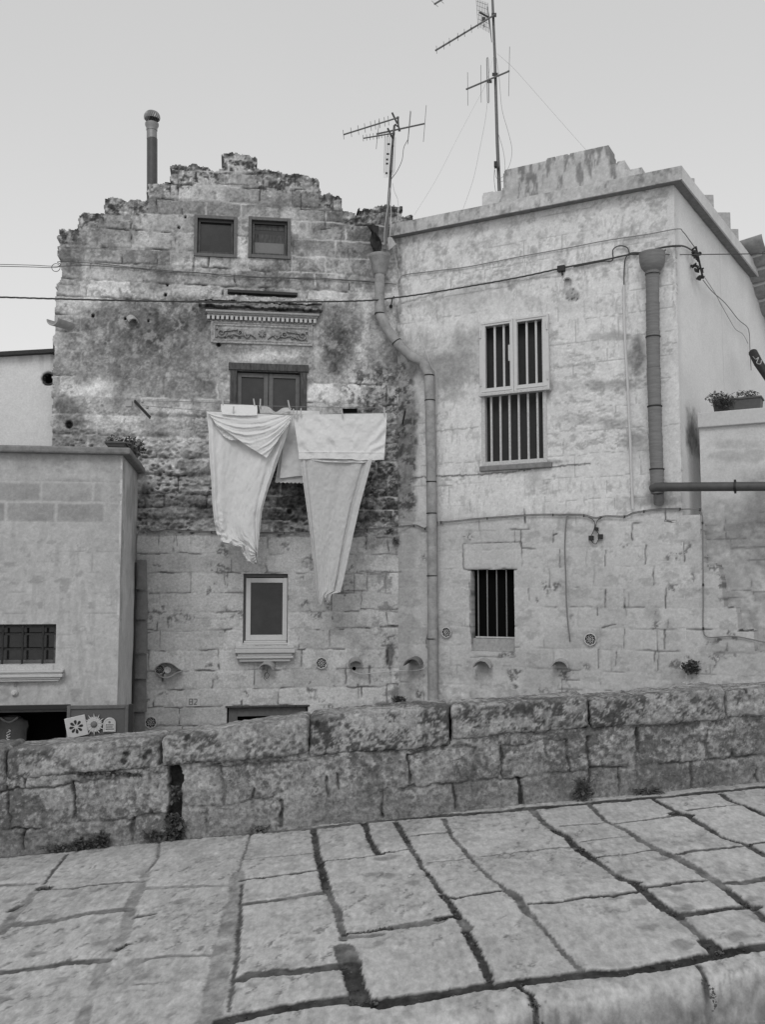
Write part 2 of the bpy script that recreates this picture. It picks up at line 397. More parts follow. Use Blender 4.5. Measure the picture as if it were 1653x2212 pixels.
DARK = [  # cx, cy, rx, ry, grey, strength, roughness
    (275, 715, 90, 55, 90, .85, .6), (350, 700, 110, 50, 84, .85, .6), (240, 790, 90, 50, 104, .7, .7), (350, 800, 80, 60, 100, .7, .6),
    (420, 790, 70, 70, 108, .65, .6), (600, 600, 75, 42, 96, .75, .6), (690, 590, 40, 30, 90, .7, .6), (335, 600, 46, 34, 100, .7, .5), (500, 585, 90, 16, 108, .6, .7),
    (395, 655, 50, 18, 84, .8, .5), (725, 755, 34, 50, 72, .9, .4), (745, 690, 40, 40, 92, .75, .6), (780, 600, 60, 46, 100, .7, .6),
    (790, 500, 60, 46, 84, .7, .7), (700, 480, 36, 22, 96, .6, .5), (610, 440, 60, 26, 100, .6, .6), (240, 500, 60, 26, 108, .6, .6), (300, 440, 60, 20, 104, .6, .6),
    (145, 520, 26, 52, 92, .8, .5), (160, 560, 20, 40, 100, .7, .5), (625, 540, 16, 34, 88, .8, .5), (470, 570, 30, 30, 120, .5, .6),
    (650, 755, 60, 12, 110, .5, .6), (830, 800, 42, 60, 96, .75, .8), (850, 930, 55, 90, 92, .85, .9), (800, 900, 40, 60, 98, .7, .9), (855, 1060, 50, 80, 78, .95, .8), (790, 1050, 40, 70, 76, .9, .7),
    (640, 1095, 60, 50, 66, .9, .4), (600, 1010, 90, 60, 82, .9, .5), (745, 1080, 60, 60, 74, .9, .6), (420, 1030, 60, 60, 100, .6, .8), (350, 1100, 70, 34, 98, .6, .8), (450, 1110, 60, 30, 88, .8, .7),
    (140, 900, 32, 40, 88, .8, .7), (130, 945, 30, 24, 92, .7, .8), (210, 940, 60, 14, 108, .6, .6), (425, 905, 60, 20, 118, .5, .9),
    (480, 710, 22, 40, 118, .5, .5), (300, 860, 60, 30, 118, .5, .8),
    (843, 1412, 7, 20, 70, .7, .7), (878, 1345, 12, 18, 90, .6, .9), (905, 1360, 10, 60, 84, .6, .9), (864, 1500, 16, 14, 84, .7, .7), (826, 1170, 40, 26, 112, .6, .9), (890, 1210, 14, 80, 104, .5, .8),
]
LIGHT = [(170, 690, 46, 110, 158, .7, .5), (200, 640, 34, 22, 166, .8, .4), (265, 632, 46, 15, 168, .8, .4), (355, 640, 30, 14, 170, .8, .4), (430, 570, 40, 16, 168, .75, .4), (500, 580, 34, 22, 172, .8, .4),
    (560, 560, 46, 20, 170, .8, .4), (655, 565, 60, 20, 168, .7, .5), (720, 580, 60, 28, 172, .7, .5), (560, 480, 40, 60, 156, .7, .5), (625, 500, 18, 60, 168, .8, .3), (530, 395, 70, 22, 150, .6, .5), (416, 725, 22, 14, 168, .8, .5),
    (570, 768, 80, 12, 166, .8, .5), (690, 740, 14, 46, 162, .7, .5), (790, 640, 46, 26, 166, .8, .5), (770, 700, 26, 60, 160, .7, .6), (770, 780, 40, 60, 152, .6, .7),
    (195, 850, 26, 60, 166, .8, .3), (160, 800, 26, 34, 158, .6, .5), (345, 850, 60, 22, 140, .6, .6), (330, 760, 46, 12, 150, .5, .8), (800, 860, 40, 24, 150, .6, .8), (360, 980, 80, 50, 146, .5, .8), (250, 930, 60, 20, 150, .6, .6), (850, 600, 14, 60, 156, .7, .5), (850, 690, 10, 60, 160, .6, .5)]
CR1 = [(765, 380, 905, 388, .008, 50), (1125, 487, 1300, 492, .02, 36), (1125, 425, 1125, 482, .010, 50), (1222, 500, 1225, 565, .016, 44), (970, 395, 1050, 400, .008, 60), (1060, 340, 1058, 395, .010, 54), (1100, 405, 1140, 405, .016, 40), (628, 485, 630, 512, .008, 54), (545, 520, 548, 580, .012, 170), (428, 590, 430, 650, .014, 172), (585, 620, 585, 652, .010, 54), (525, 668, 525, 712, .008, 56),
    (1290, 580, 1290, 630, .006, 64), (1320, 650, 1322, 700, .006, 70), (1205, 570, 1245, 570, .012, 50), (275, 590, 272, 640, .007, 70), (678, 690, 676, 765, .022, 96), (827, 695, 826, 760, .016, 100), (977, 700, 980, 762, .008, 110), (1118, 715, 1122, 755, .02, 104), (1270, 715, 1271, 745, .006, 76), (122, 797, 186, 800, .006, 80), (512, 820, 512, 865, .02, 100), (370, 820, 374, 865, .014, 108), (430, 650, 590, 660, .012, 172), (130, 650, 420, 655, .006, 110), (920, 475, 1215, 480, .005, 100), (840, 460, 940, 462, .02, 168)]
CR3 = [(565, 772, 660, 775, 0.0060, 56), (665, 853, 790, 853, 0.0060, 54), (900, 853, 1000, 855, 0.0048, 60), (620, 938, 790, 936, 0.0060, 52), (935, 935, 1003, 935, 0.0042, 70), (1380, 930, 1532, 928, 0.0060, 56), (1500, 1005, 1652, 1005, 0.0084, 48), (1490, 850, 1652, 850, 0.0054, 56), (660, 700, 660, 770, 0.0036, 74), (732, 700, 735, 745, 0.0036, 80), (790, 855, 790, 935, 0.0048, 56), (935, 855, 935, 905, 0.0042, 60), (660, 940, 662, 985, 0.0036, 70), (698, 1045, 700, 1082, 0.0072, 56), (1378, 930, 1378, 1008, 0.0060, 48), (1502, 930, 1500, 1000, 0.0036, 66), (1525, 850, 1525, 925, 0.0060, 52), (1524, 700, 1524, 755, 0.0036, 76), (885, 1298, 883, 1332, 0.0060, 60), (663, 1092, 664, 1168, 0.0048, 64), (1608, 705, 1618, 765, 0.0072, 48), (790, 700, 792, 730, 0.0036, 84), (805, 1040, 940, 1046, 0.0024, 92), (600, 1108, 655, 1096, 0.0048, 66), (670, 1098, 840, 1094, 0.0030, 96), (1090, 1172, 1095, 1182, .01, 60), (1370, 1090, 1372, 1160, 0.0036, 80), (880, 1298, 905, 1298, 0.0042, 70)]
CR7 = [(0, 140, 300, 140, .012, 44), (400, 130, 620, 126, .020, 36), (410, 302, 522, 300, .014, 40), (455, 305, 455, 470, .022, 40), (500, 330, 480, 460, .05, 66), (605, 120, 607, 300, .022, 44), (745, 130, 748, 300, .02, 48), (610, 480, 610, 640, .010, 46), (762, 520, 768, 800, .034, 46), (450, 652, 612, 642, .014, 42), (297, 482, 298, 642, .009, 50), (192, 652, 196, 780, .010, 56), (452, 660, 450, 805, .012, 60), (625, 120, 600, 200, .03, 60), (700, 100, 760, 130, .02, 60), (450, 0, 460, 130, .010, 60)]
def lf_fields(U, V, X, Y):
    db, dh, bid = courses(U, V, LFC, 11, .40, .68)
    n_big = fbm(U * .9, V * .9, 4, 1); n_med = fbm(U * 4, V * 4, 4, 2); n_f = fbm(U * 22, V * 22, 4, 3, .6); n_ff = fbm(U * 60, V * 60, 2, 4)
    low = ss(1150, 1162, Y + n_med * 6)                                    # lower storey: smoother blocks, street shade worked into their grey
    plast = ss(648, 668, Y + 8 * n_med) * ss(842, 822, Y + 14 * n_med) * ss(150, 190, X)   # rendered zone round the frieze
    rough = ss(868, 905, Y + n_med * 16) * (1 - low) * ss(880, 800, X + n_med * 30)
    g = 142 + n_big * 12 + (bid - .5) * 52 + n_med * 13
    g = lerp(g, 153 + (bid - .5) * 12 + n_med * 5 + n_big * 4, low)
    g = lerp(g, 128 + n_med * 14 + n_big * 14, plast)
    g = lerp(g, 136 + (bid - .5) * 22 + n_med * 12, rough)
    for cx, cy, rx, ry, t, s, r in LIGHT: g = lerp(g, t + n_med * 8 + n_f * 5, s * blob(X, Y, U, V, cx, cy, rx, ry, .5, cx % 97, r))
    for cx, cy, rx, ry, t, s, r in DARK: g = lerp(g, t + n_med * 10 + n_f * 6, s * blob(X, Y, U, V, cx, cy, rx, ry, .38, cy % 89, r))
    topy = np.interp(X, sx, sy); dep = Y - topy
    lich = np.clip(1.15 - dep / 46 + n_med * .5, 0, 1) * (dep > -30)
    sp = ss(.05, .45, fbm(U * 16, V * 16, 4, 8, .65) + lich * .8 - .45)
    g = lerp(g, 128 + n_f * 22, ss(.1, .8, lich) * .8); g = lerp(g, 76 + n_f * 14, sp * ss(0, .5, lich) * .95)
    g = np.where((lich > .3), g + 26 * ss(.45, .7, fbm(U * 34, V * 34, 3, 18)), g)
    # mottled black and pale lichen beside the drainpipe
    lm = ss(700, 800, X + n_med * 30) * ss(760, 830, Y) * (1 - low)
    g = lerp(g, 66, lm * ss(.1, .4, fbm(U * 12, V * 12, 5, 21, .7)) * .9); g = lerp(g, 158, lm * ss(.25, .5, fbm(U * 17, V * 17, 4, 22, .7)) * .6)
    g = g + (n_f * 10 + 9 * fbm(U * 45, V * 45, 2, 9)) * (1 - .65 * low)
    g = lerp(g, 142 + (g - 142) * 1.22, (1 - low * .6)) + (1 - low) * 4
    g = lerp(g, 172, (1 - low) * ss(.3, .6, fbm(U * 6, V * 6, 5, 64, .7)) * .4); g = lerp(g, 92, (1 - low) * ss(.3, .6, fbm(U * 8, V * 8, 5, 65, .75)) * .5)
    # joints
    jn = fbm(U * 2.5, V * 2.5, 3, 31)
    jw = .007 + .004 * n_med
    jv = ss(jw + .006, jw * .3, np.minimum(db, dh))
    vis = np.clip(.8 + .8 * jn, 0, 1) * (1 - .93 * plast)
    light_j = ss(0.0, .35, fbm(U * 1.3, V * 1.3, 3, 33)) * (1 - low * .6)
    g = lerp(g, 176, ss(jw + .010, jw * .3, np.minimum(db, dh)) * light_j * vis * (.95 - .4 * low))
    crack = jv * (1 - light_j) * vis * ss(-.15, .3, fbm(U * 5, V * 5, 3, 35))
    g = lerp(g, 50, crack * .9)
    H = -.010 * ss(.022, .0, np.minimum(db, dh)) * (1 - .9 * plast) * (1 - light_j * .8) * (.4 + vis) - .014 * crack
    H *= (1 - .6 * low)
    H += .004 * n_med + .0022 * n_f * (1 - .5 * low) + .0008 * n_ff
    H += (1 - low) * (1 - plast) * (.010 * (bid - .5) + .004 * fbm(U * 12, V * 12, 4, 41, .6))
    g, H = cracks(LF, U, V, g, H, lambda x, y: (66.1 + .52 * x, 198.4 + .52 * y), CR1, 300)
    g, H = cracks(LF, U, V, g, H, lambda x, y: (.52 * x, 793.5 + .52 * y), CR3, 400)
    g, H = cracks(LF, U, V, g, H, lambda x, y: (727.3 + .24 * x, 1322.4 + .24 * y), CR7, 500)
    # honeycomb weathering
    w1 = worley(U * 11 + n_f * .25, V * 17 + n_med * .3, 51); w2 = worley(U * 26, V * 40 + n_f * .3, 52)
    pit = ss(.42, .1, w1) * ss(-.3, .4, fbm(U * 3, V * 3, 3, 53)); pit2 = ss(.4, .1, w2) * ss(-.1, .5, fbm(U * 4, V * 4, 3, 54))
    er = rough * (1 + .6 * ss(940, 1000, Y))
    H += er * (-.032 * pit - .012 * pit2 + .022 * fbm(U * 6, V * 9, 5, 55, .6) - .016 * ss(.05, .0, db))
    g = lerp(g, 86, np.clip(er * pit * .4, 0, 1)); g = g + er * 12 * fbm(U * 6, V * 9, 5, 55, .6)
    up = (1 - low) * (1 - plast) * (1 - rough)
    H += up * (-.012 * pit2 * ss(.1, .5, n_big + .3)) + np.clip(lich, 0, 1) * .02 * fbm(U * 9, V * 9, 4, 56, .65)
    k_ = ss(.30, .08, worley(U * 4.3 + .5 * n_f, V * 4.3 + .5 * n_med, 58)) * ss(.35, .6, fbm(U * 3, V * 3, 3, 59)) * low; g = lerp(g, 84, k_ * .8); H -= .006 * k_
    sc = low * ss(.25, .5, fbm(U * 5, V * 7, 5, 62, .7)); g = lerp(g, 128, sc * .5); H -= .003 * sc
    tr = low * ss(720, 860, X); g = lerp(g, 92, tr * ss(.15, .45, fbm(U * 7, V * 7, 5, 63, .7)) * .6)
    # peeling plaster edges and small holes
    pe = fbm(U * 2.2, V * 2.6, 5, 61, .55); e = np.exp(-(pe / .02) ** 2) * plast
    H += .006 * ss(-.03, .03, pe) * plast; g = lerp(g, 160, e * .35)
    for hx, hy, hr in ((200, 682, 4), (232, 1008, 0), (320, 693, 3), (270, 688, 3.5), (400, 468, 3), (357, 636, 4), (361, 615, 3), (472, 744, 5), (148, 917, 9), (1128 * .0 + 386, 491, 3), (270, 895, 0), (625, 1104, 6)):
        if hr:
            k = ss(hr * 1.15, hr * .7, np.hypot(X - hx, Y - hy)); g = lerp(g, 28, k); H -= .04 * k
    H -= .05 * np.exp(-(np.hypot(X - 367, (Y - 611)) / 12) ** 2) * 0
    g = g * (1 - .10 * ss(600, 540, Y)) ; return H, alb(g, 1.16)
def recta(x0, y0, x1, y1, d=.16): return box_uv(LF, x0, y0, x1, y1, d)
W1 = recta(423, 468, 508, 554); W2 = recta(540, 472, 624, 557); W3 = recta(499, 789, 660, 962, .2); W4 = recta(526, 1239, 621, 1393, .16); DR = recta(490, 1526.5, 664, 1730, .3)
relief('wall', LF, LFPOLY[0][0] - .1, UR, -2.1, 7.5, .0125, lf_fields, M['masonry'], house, [W1, W2, W3, W4, DR], LFPOLY, .38, .022)
mb = MB(); mb.pbox(LF, LFPOLY[0][0] + .1, UR, -2.1, 5.3, -4.5, -.42); o = mb.build('rear_masonry', M['roof'], house)
for w_, d_ in (((W1[0], W2[1], W1[2], W1[3]), .17), (W3, .2), (W4, .165), (DR, .31)): MB().pbox(LF, w_[0] - .1, w_[1] + .1, w_[2] - .1, w_[3] + .1, -.41, -d_).build('dark_room', M['black'], house)
def frame(P, name, mat, par, u0, u1, v0, v1, w, d0, d1, bevel=.003, wb=None):
    wb = wb or w; m = MB()
    m.pbox(P, u0, u0 + w, v0, v1, d0, d1); m.pbox(P, u1 - w, u1, v0, v1, d0, d1)
    m.pbox(P, u0 + w + .0005, u1 - w - .0005, v1 - w, v1, d0, d1 - .001); m.pbox(P, u0 + w + .0005, u1 - w - .0005, v0, v0 + wb, d0, d1 - .001)
    return m.build(name, mat, par, bevel=bevel)
def pane(P, mat, par, u0, u1, v0, v1, d, name='pane'):
    return MB().pbox(P, u0, u1, v0, v1, d - .008, d).build(name, mat, par)
for k, w in enumerate((W1, W2)):
    win = frame(LF, 'window', M['woodgrey'], house, w[0] - .02, w[1] + .02, w[2] - .025, w[3] + .02, .042, -.03, .03)
    inn = frame(LF, 'frame', M['wood'], win, w[0] + .028, w[1] - .028, w[2] + .022, w[3] - .028, .03, -.07, -.012)
    pane(LF, M['glassmid'], win, w[0] + .055, w[1] - .055, w[2] + .05, w[3] - .055, -.05)
    MB().pbox(LF, w[0] + .03, w[1] - .03, w[3] - .06, w[3] - .03, -.04, -.008).build('head_rail', M['plastic'], win)
    if k: MB().pbox(LF, w[0] + .06, w[1] - .06, w[2] + .2, w[2] + .31, -.049, -.045).pbox(LF, w[0] + .06, w[1] - .06, w[3] - .13, w[3] - .06, -.049, -.045).build('blind_band', M['wood'], win)
    if k: MB().pbox(LF, w[0] + .06, w[1] - .06, w[2] + .055, w[2] + .2, -.049, -.046).build('blind', M['blind'], win)
# double window behind the washing
w = W3; win = frame(LF, 'window', M['wood'], house, w[0] - .01, w[1] + .01, w[2] - .01, w[3] + .01, .085, -.06, .02)
MB().pbox(LF, w[0] - .03, w[1] + .03, w[3] - .06, w[3] + .03, -.02, .035).build('head_beam', M['wood'], win, bevel=.004)
mid = (w[0] + w[1]) / 2
for a, b in ((w[0] + .078, mid - .004), (mid + .004, w[1] - .078)):
    s = frame(LF, 'casement', M['woodgrey'], win, a, b, w[2] + .078, w[3] - .085, .055, -.09, -.03)
    pane(LF, M['glassmid'], win, a + .05, b - .05, w[2] + .1, w[3] - .13, -.06)
# lower white window with moulded sill
w = W4; win = frame(LF, 'window', M['woodgrey'], house, w[0], w[1], w[2] + .05, w[3], .045, -.13, -.06)
s = frame(LF, 'frame', M['white'], win, w[0] + .035, w[1] - .006, w[2] + .055, w[3] - .055, .058, -.11, -.035, wb=.07)
pane(LF, M['glass'], win, w[0] + .085, w[1] - .06, w[2] + .11, w[3] - .11, -.07)
m = MB(); m.pbox(LF, w[0] + .002, w[1] - .002, w[2] + .003, w[2] + .025, -.15, .005); m.pbox(LF, w[0] + .012, w[1] - .012, w[2] + .026, w[2] + .052, -.14, -.03); m.build('rail', M['white'], win, bevel=.003)
def sill(P, par, x0, y0, x1, y1, steps, mat=M['sill'], name='window_sill', dmax=.1):
    a, t = P.uv(x0, y0, dmax); b, bo = P.uv(x1, y1, dmax); a, b, t, bo = map(float, (a, b, t, bo)); m = MB(); n = len(steps); h = (t - bo)
    y = t
    for i, (frac, ins) in enumerate(steps):
        m.pbox(P, a + ins, b - ins, y - h * frac + (.002 if i < n - 1 else 0), y, -.02, dmax - ins * .8); y -= h * frac
    return m.build(name, mat, par, bevel=.006)
sill(LF, win, 507, 1397, 637, 1429, [(.16, .012), (.28, 0), (.2, .035), (.16, .02), (.2, .055)], dmax=.12)
# door head just above the parapet
w = DR; door = frame(LF, 'door', M['woodgrey'], house, w[0] + .02, w[1] - .02, w[2] + .0, w[3] - .02, .11, -.2, -.06, wb=.02)
pane(LF, M['black'], door, w[0] + .1, w[1] - .1, w[2] + .02, w[3] - .05, -.14)
MB().pbox(LF, w[0] - .02, w[1] + .02, w[3] - .012, w[3] + .008, -.05, .012).build('drip_strip', M['wood'], door)
# carved cornice and frieze
R = lambda x: 396.7 + .208 * x
Q = lambda y: 595.1 + .208 * y
def slabf(g0, seed, dk):
    def fn(U, V, X, Y):
        f = fbm(U * 26, V * 26, 4, seed, .7); n = fbm(U * 6, V * 6, 4, seed + 1); m = ss(-.1, .4, fbm(U * 11, V * 20, 5, seed + 2, .75))
        return .006 * n + .005 * f, alb(lerp(g0 + 12 * n + 14 * f, 62 + 14 * f, m * dk))
    return fn
def slab_at(name, y0, y1, dd, par, g0, seed, dk, x0=150, x1=1438):
    S = LF.shifted(dd); a_, t_ = map(float, S.uv(R(x0), Q(y0))); b_, bo_ = map(float, S.uv(R(x1), Q(y1)))
    return relief(name, S, a_ - .02, b_ + .02, bo_ - .02, t_ + .02, .011, slabf(g0, seed, dk), M['stone'], par, (), [(a_, bo_), (a_, t_), (b_, t_), (b_, bo_)], dd + .01, .012)
lintel = slab_at('lintel_cornice', 262, 352, .13, house, 118, 181, .85)
slab_at('top_course', 190, 300, .095, lintel, 158, 191, .35)
o = MB(); o.rect(LF, R(225), Q(346), R(1410), Q(420), -.02, .10); o.rect(LF, R(243), Q(368), R(1395), Q(440), -.02, .075); o.rect(LF, R(250), Q(390), R(1382), Q(462), -.02, .052)
o.build('moulding', M['moulding'], lintel, bevel=.008)
uL = float(LF.uv(R(243), Q(420))[0]); uRr = float(LF.uv(R(1370), Q(470))[0]); vD = float(LF.uv(R(250), Q(408), .05)[1])
dn = MB(); nd = 24
for i in range(nd):
    a = uL + (uRr - uL) * i / (nd - .45); dn.pbox(LF, a, a + (uRr - uL) / nd * .62, vD - .052, vD, -.01, .062 + .004 * math.sin(i * 5))
dn.build('dentils', M['sill'], lintel, bevel=.004)
o = MB(); o.rect(LF, R(250), Q(462), R(1370), Q(512), -.02, .035); o.build('bed_mould', M['moulding'], lintel, bevel=.006)
PU0, PV1 = map(float, LF.uv(R(285), Q(478))); PU1, PV0 = map(float, LF.uv(R(1335), Q(738)))
def frieze_fields(U, V, X, Y):
    W_ = PU1 - PU0; Hh = PV1 - PV0; x = (U - PU0) / W_ * 2 - 1; y = (V - PV0) / Hh
    e = np.minimum(np.minimum((1 - abs(x)) * W_ / 2, (V - PV0)), PV1 - V); h = np.zeros(U.shape)
    for a, b, d in ((.0, .018, .022), (.018, .035, .010), (.035, .05, .018)): h = np.where((e >= a) & (e < b), d, h)
    ax = abs(x) * W_ / 2; yy = (y - .46) * Hh; best = np.full(U.shape, 9.)
    def curve(pts, r0, r1):
        nonlocal best
        n = len(pts)
        for i, (cx, cy) in enumerate(pts):
            r = r0 + (r1 - r0) * i / n; best = np.minimum(best, np.hypot(ax - cx, yy - cy) / r)
    def spir(cx, cy, R0, turns, a0, sg, r0=.013, r1=.007):
        pts = []
        for i in range(40):
            t = i / 39; rr = R0 * (1 - t * .85); a = a0 + sg * t * turns * 2 * math.pi; pts.append((cx + rr * math.cos(a), cy + rr * math.sin(a)))
        curve(pts, r0, r1)
    hw = W_ / 2
    spir(hw * .80, 0, .062, 1.4, math.pi, 1); spir(hw * .44, .012, .042, 1.3, -math.pi * .2, -1); spir(hw * .30, -.02, .030, 1.2, math.pi, 1)
    spir(hw * .60, -.035, .022, 1.1, 0, 1, .009, .006); spir(hw * .66, .045, .018, 1, 0, -1, .008, .006)
    curve([(hw * (.12 + .58 * t), -.055 + .05 * math.sin(t * 3.1) + .02 * math.sin(t * 9)) for t in np.linspace(0, 1, 30)], .008, .012)
    curve([(hw * (.50 + .25 * t), .05 - .03 * t) for t in np.linspace(0, 1, 14)], .013, .006)
    for k in range(5):
        a = math.pi * (.5 - k * .25); curve([(.034 * math.cos(a) * q, .01 + .034 * math.sin(a) * q) for q in (.7, 1, 1.2)], .014, .012)
    for k in range(5): curve([(hw * .86 + .05 * math.cos(k * .6 - 1.2), .055 * math.sin(k * .6 - 1.2))], .012, .012)
    curve([(0, .01)], .02, .02)
    inside = e > .055
    rel = np.clip(1 - best ** 2, 0, 1) ** .5; h = np.where(inside, .0 + .040 * rel, h + .004)
    g = np.where(inside, 100 + 34 * rel, 138) + 10 * fbm(U * 12, V * 12, 4, 6, .7) + fbm(U * 30, V * 30, 3, 4) * 8
    return h + .001 * fbm(U * 60, V * 60, 3, 5), alb(g)
relief('frieze', LF, PU0, PU1, PV0, PV1, .0055, frieze_fields, M['stone'], lintel, thick=.0)
o = MB(); o.rect(LF, R(455), Q(155), R(1180), Q(216), -.01, .10)
P0 = LF.at(R(455), Q(152), .06); P1 = LF.at(R(1180), Q(188), .06)
o = MB(); o.bar(P0 - Vector((0, 0, .02)), P1 - Vector((0, 0, .02)), .10, .035); o.build('slot_beam', M['plastic'], house)

# --- small fittings shared by both houses
def coppo(P, px, py, par, mat, w=.11, length=.24, yaw=0, pitch=-12, flare=.85, name='tile_hood', roll=0, d0=0.0):
    """half-round roof tile set in the wall as a little hood; px,py is the middle of its outer rim"""
    yawr = math.radians(yaw); pr = math.radians(pitch)
    N = Vector((P.N[0], P.N[1], 0)); Uv = Vector((P.U[0], P.U[1], 0))
    ax = (N * math.cos(yawr) + Uv * math.sin(yawr)).normalized(); ax = (ax * math.cos(pr) + Vector((0, 0, 1)) * math.sin(pr)).normalized()
    side = ax.cross(Vector((0, 0, 1))).normalized(); up = side.cross(ax)
    tip = P.at(px, py, length * math.cos(yawr) * .95 + d0); n = 12; m = MB(); L = length + .03
    vs = []; rings = 6
    for shell in (0, .014):
        for i in range(rings):
            t = i / (rings - 1); c = tip - ax * (L * t); r = w * (1 - (1 - flare) * t) - shell
            for k in range(n + 1):
                a = math.radians(roll) + math.pi * (.06 + .88 * k / n)
                vs.append(c + side * (r * math.cos(a)) + up * (r * math.sin(a) - w * .75) + up * random.uniform(-.0015, .0015))
    st = rings * (n + 1); fs = []
    for s in (0, 1):
        for i in range(rings - 1):
            for k in range(n):
                a = s * st + i * (n + 1) + k; f = (a, a + 1, a + n + 2, a + n + 1); fs.append(f if s else f[::-1])
    for k in range(n): fs.append((k, k + 1, st + k + 1, st + k))
    for i in range(rings - 1):
        for k in (0, n): a = i * (n + 1) + k; b = a + n + 1; fs.append((a, b, st + b, st + a))
    return m.add(vs, fs).build(name, mat, par, smooth=True)
def grille(P, px, py, r, par):
    c = P.at(px, py, .0); N = Vector((P.N[0], P.N[1], 0)); Uv = Vector((P.U[0], P.U[1], 0)); Z = Vector((0, 0, 1))
    bk = MB(); bk.lathe(c - N * .012, [(0.0005, .024), (r * .97, .024)], 24, N); 
    m = MB(); ring = [c + N * .03 + (Uv * math.cos(a) + Z * math.sin(a)) * r * .94 for a in np.linspace(0, 2 * math.pi, 31)]
    m.tube(ring, r * .10, 6, False)
    pts = [c + N * .018 + (Uv * math.cos(a) + Z * math.sin(a)) * r * .92 for a in [2 * math.pi * k / 8 + .3 for k in range(8)]]
    for k in range(8): m.bar(pts[k], pts[(k + 3) % 8], r * .055, .006, N)
    ring = [c + N * .03 + (Uv * math.cos(a) + Z * math.sin(a)) * r * .16 for a in np.linspace(0, 2 * math.pi, 13)]; m.tube(ring, r * .06, 5, False)
    g = m.build('vent_grille', M['sill'], par); b = bk.build('vent_hole', M['black'], g)
    return g
grille(LF, 694, 1432, .072, house); grille(LF, 325.5, 1560, .072, house)
coppo(LF, 769, 1430, house, M['clay'], .10, .16, yaw=-4, pitch=-16)
h = coppo(LF, 573, 1437, house, M['claypale'], .10, .20, yaw=-14, pitch=-14)
MB().tube(spline([LF.at(x, y, .08) for x, y in ((578, 1442), (577, 1452), (572, 1458), (576, 1466), (581, 1458), (574, 1452), (570, 1464), (574, 1470))], 5), .003, 5).build('wire_coil', M['plastic'], h)
MB().lathe(LF.at(764.5, 1444, -.02), [(0.0005, .024), (.024, .024)], 14, Vector((LF.N[0], LF.N[1], 0))).build('small_hole', M['black'], house)
h = coppo(LF, 290, 690, house, M['claypale'], .07, .12, yaw=25, pitch=-35); h['label'] = 'broken pale tile stub'
def trough(p0, p1, w, par, mt, name):
    ax = (p1 - p0).normalized(); sd = ax.cross(Vector((0, 0, 1))).normalized(); up = sd.cross(ax); n = 10; vs = []
    for sh in (0, .014):
        for j in range(5):
            q = p0.lerp(p1, j / 4); r = w * (.85 + .15 * j / 4) - sh
            vs += [q + sd * r * math.cos(t) + up * r * math.sin(t) for t in [math.pi * (1 + k / n) for k in range(n + 1)]]
    s5 = 5 * (n + 1); fs = [(s * s5 + j * (n + 1) + k, s * s5 + j * (n + 1) + k + 1, s * s5 + (j + 1) * (n + 1) + k + 1, s * s5 + (j + 1) * (n + 1) + k) for s in (0, 1) for j in range(4) for k in range(n)]
    fs += [(4 * (n + 1) + k, 4 * (n + 1) + k + 1, s5 + 4 * (n + 1) + k + 1, s5 + 4 * (n + 1) + k) for k in range(n)] + [(j * (n + 1) + k, (j + 1) * (n + 1) + k, s5 + (j + 1) * (n + 1) + k, s5 + j * (n + 1) + k) for j in range(4) for k in (0, n)]
    return MB().add(vs, fs).build(name, mt, par, smooth=True)
h = trough(LF.at(152, 701, .03), LF.at(112, 688, .34), .085, house, M['claypale'], 'tile_spout'); h['label'] = 'upturned tile spout at the corner'
# eye shaped lamp hood: two curved tiles lip to lip with a round lamp and a lattice between
cN = Vector((LF.N[0], LF.N[1], 0))
def lid(name, pts, depth, par, mt):
    sp = [(p.x, p.y) for p in spline([(x, y, 0) for x, y in pts], 5)]; n = len(sp); vs = []
    for dd, sh in ((0, 0), (depth, 0), (depth, 2.2), (0, 2.2)): vs += [LF.at(x, y + sh, dd * (.55 + .45 * math.sin(math.pi * k / (n - 1)))) for k, (x, y) in enumerate(sp)]
    fs = [(s * n + k, s * n + k + 1, ((s + 1) % 4) * n + k + 1, ((s + 1) % 4) * n + k) for s in range(4) for k in range(n - 1)]
    return MB().add(vs, fs).build(name, mt, par, smooth=True)
eye = lid('lamp_hood', ((336, 1446), (341, 1437), (350, 1431), (362, 1430), (374, 1434), (384, 1442), (393, 1447)), .16, house, M['claypale'])
lid('lower_tile', ((338, 1452), (345, 1459), (356, 1463), (368, 1460), (380, 1453), (393, 1448)), .15, eye, M['claypale'])
c = LF.at(362, 1446.5, .03)
MB().lathe(c, [(.0005, .05), (.022, .05), (.028, .062), (.040, .062), (.042, .03), (.036, 0)], 18, cN).build('lamp', M['sill'], eye, smooth=True)
g = grille(LF, 345, 1446, .060, eye); g.name = 'lattice'
# number plate
nu0, nv1 = map(float, LF.uv(402, 1506)); nu1, nv0 = map(float, LF.uv(432, 1525.5))
pl = MB().pbox(LF, nu0, nu1, nv0, nv1, -.01, .010).build('number_plate', M['sill'], house, bevel=.004)
def digit(ch, cx, cy, h):
    m = MB(); s = {'8': [((-1, 1), (1, 1)), ((-1, 0), (1, 0)), ((-1, -1), (1, -1)), ((-1, -1), (-1, 1)), ((1, -1), (1, 1))], '2': [((-1, 1), (1, 1)), ((1, 1), (1, .1)), ((1, .1), (-1, -1)), ((-1, -1), (1, -1))]}[ch]
    for a, b in s:
        m.bar(LF.pt(cx + a[0] * h * .28, cy + a[1] * h * .5, .011), LF.pt(cx + b[0] * h * .28, cy + b[1] * h * .5, .011), .010, .006, cN)
    m.build('digit', M['claydark'], pl)
cy = (nv0 + nv1) / 2; digit('8', nu0 + .058, cy, .068); digit('2', nu0 + .112, cy, .064)
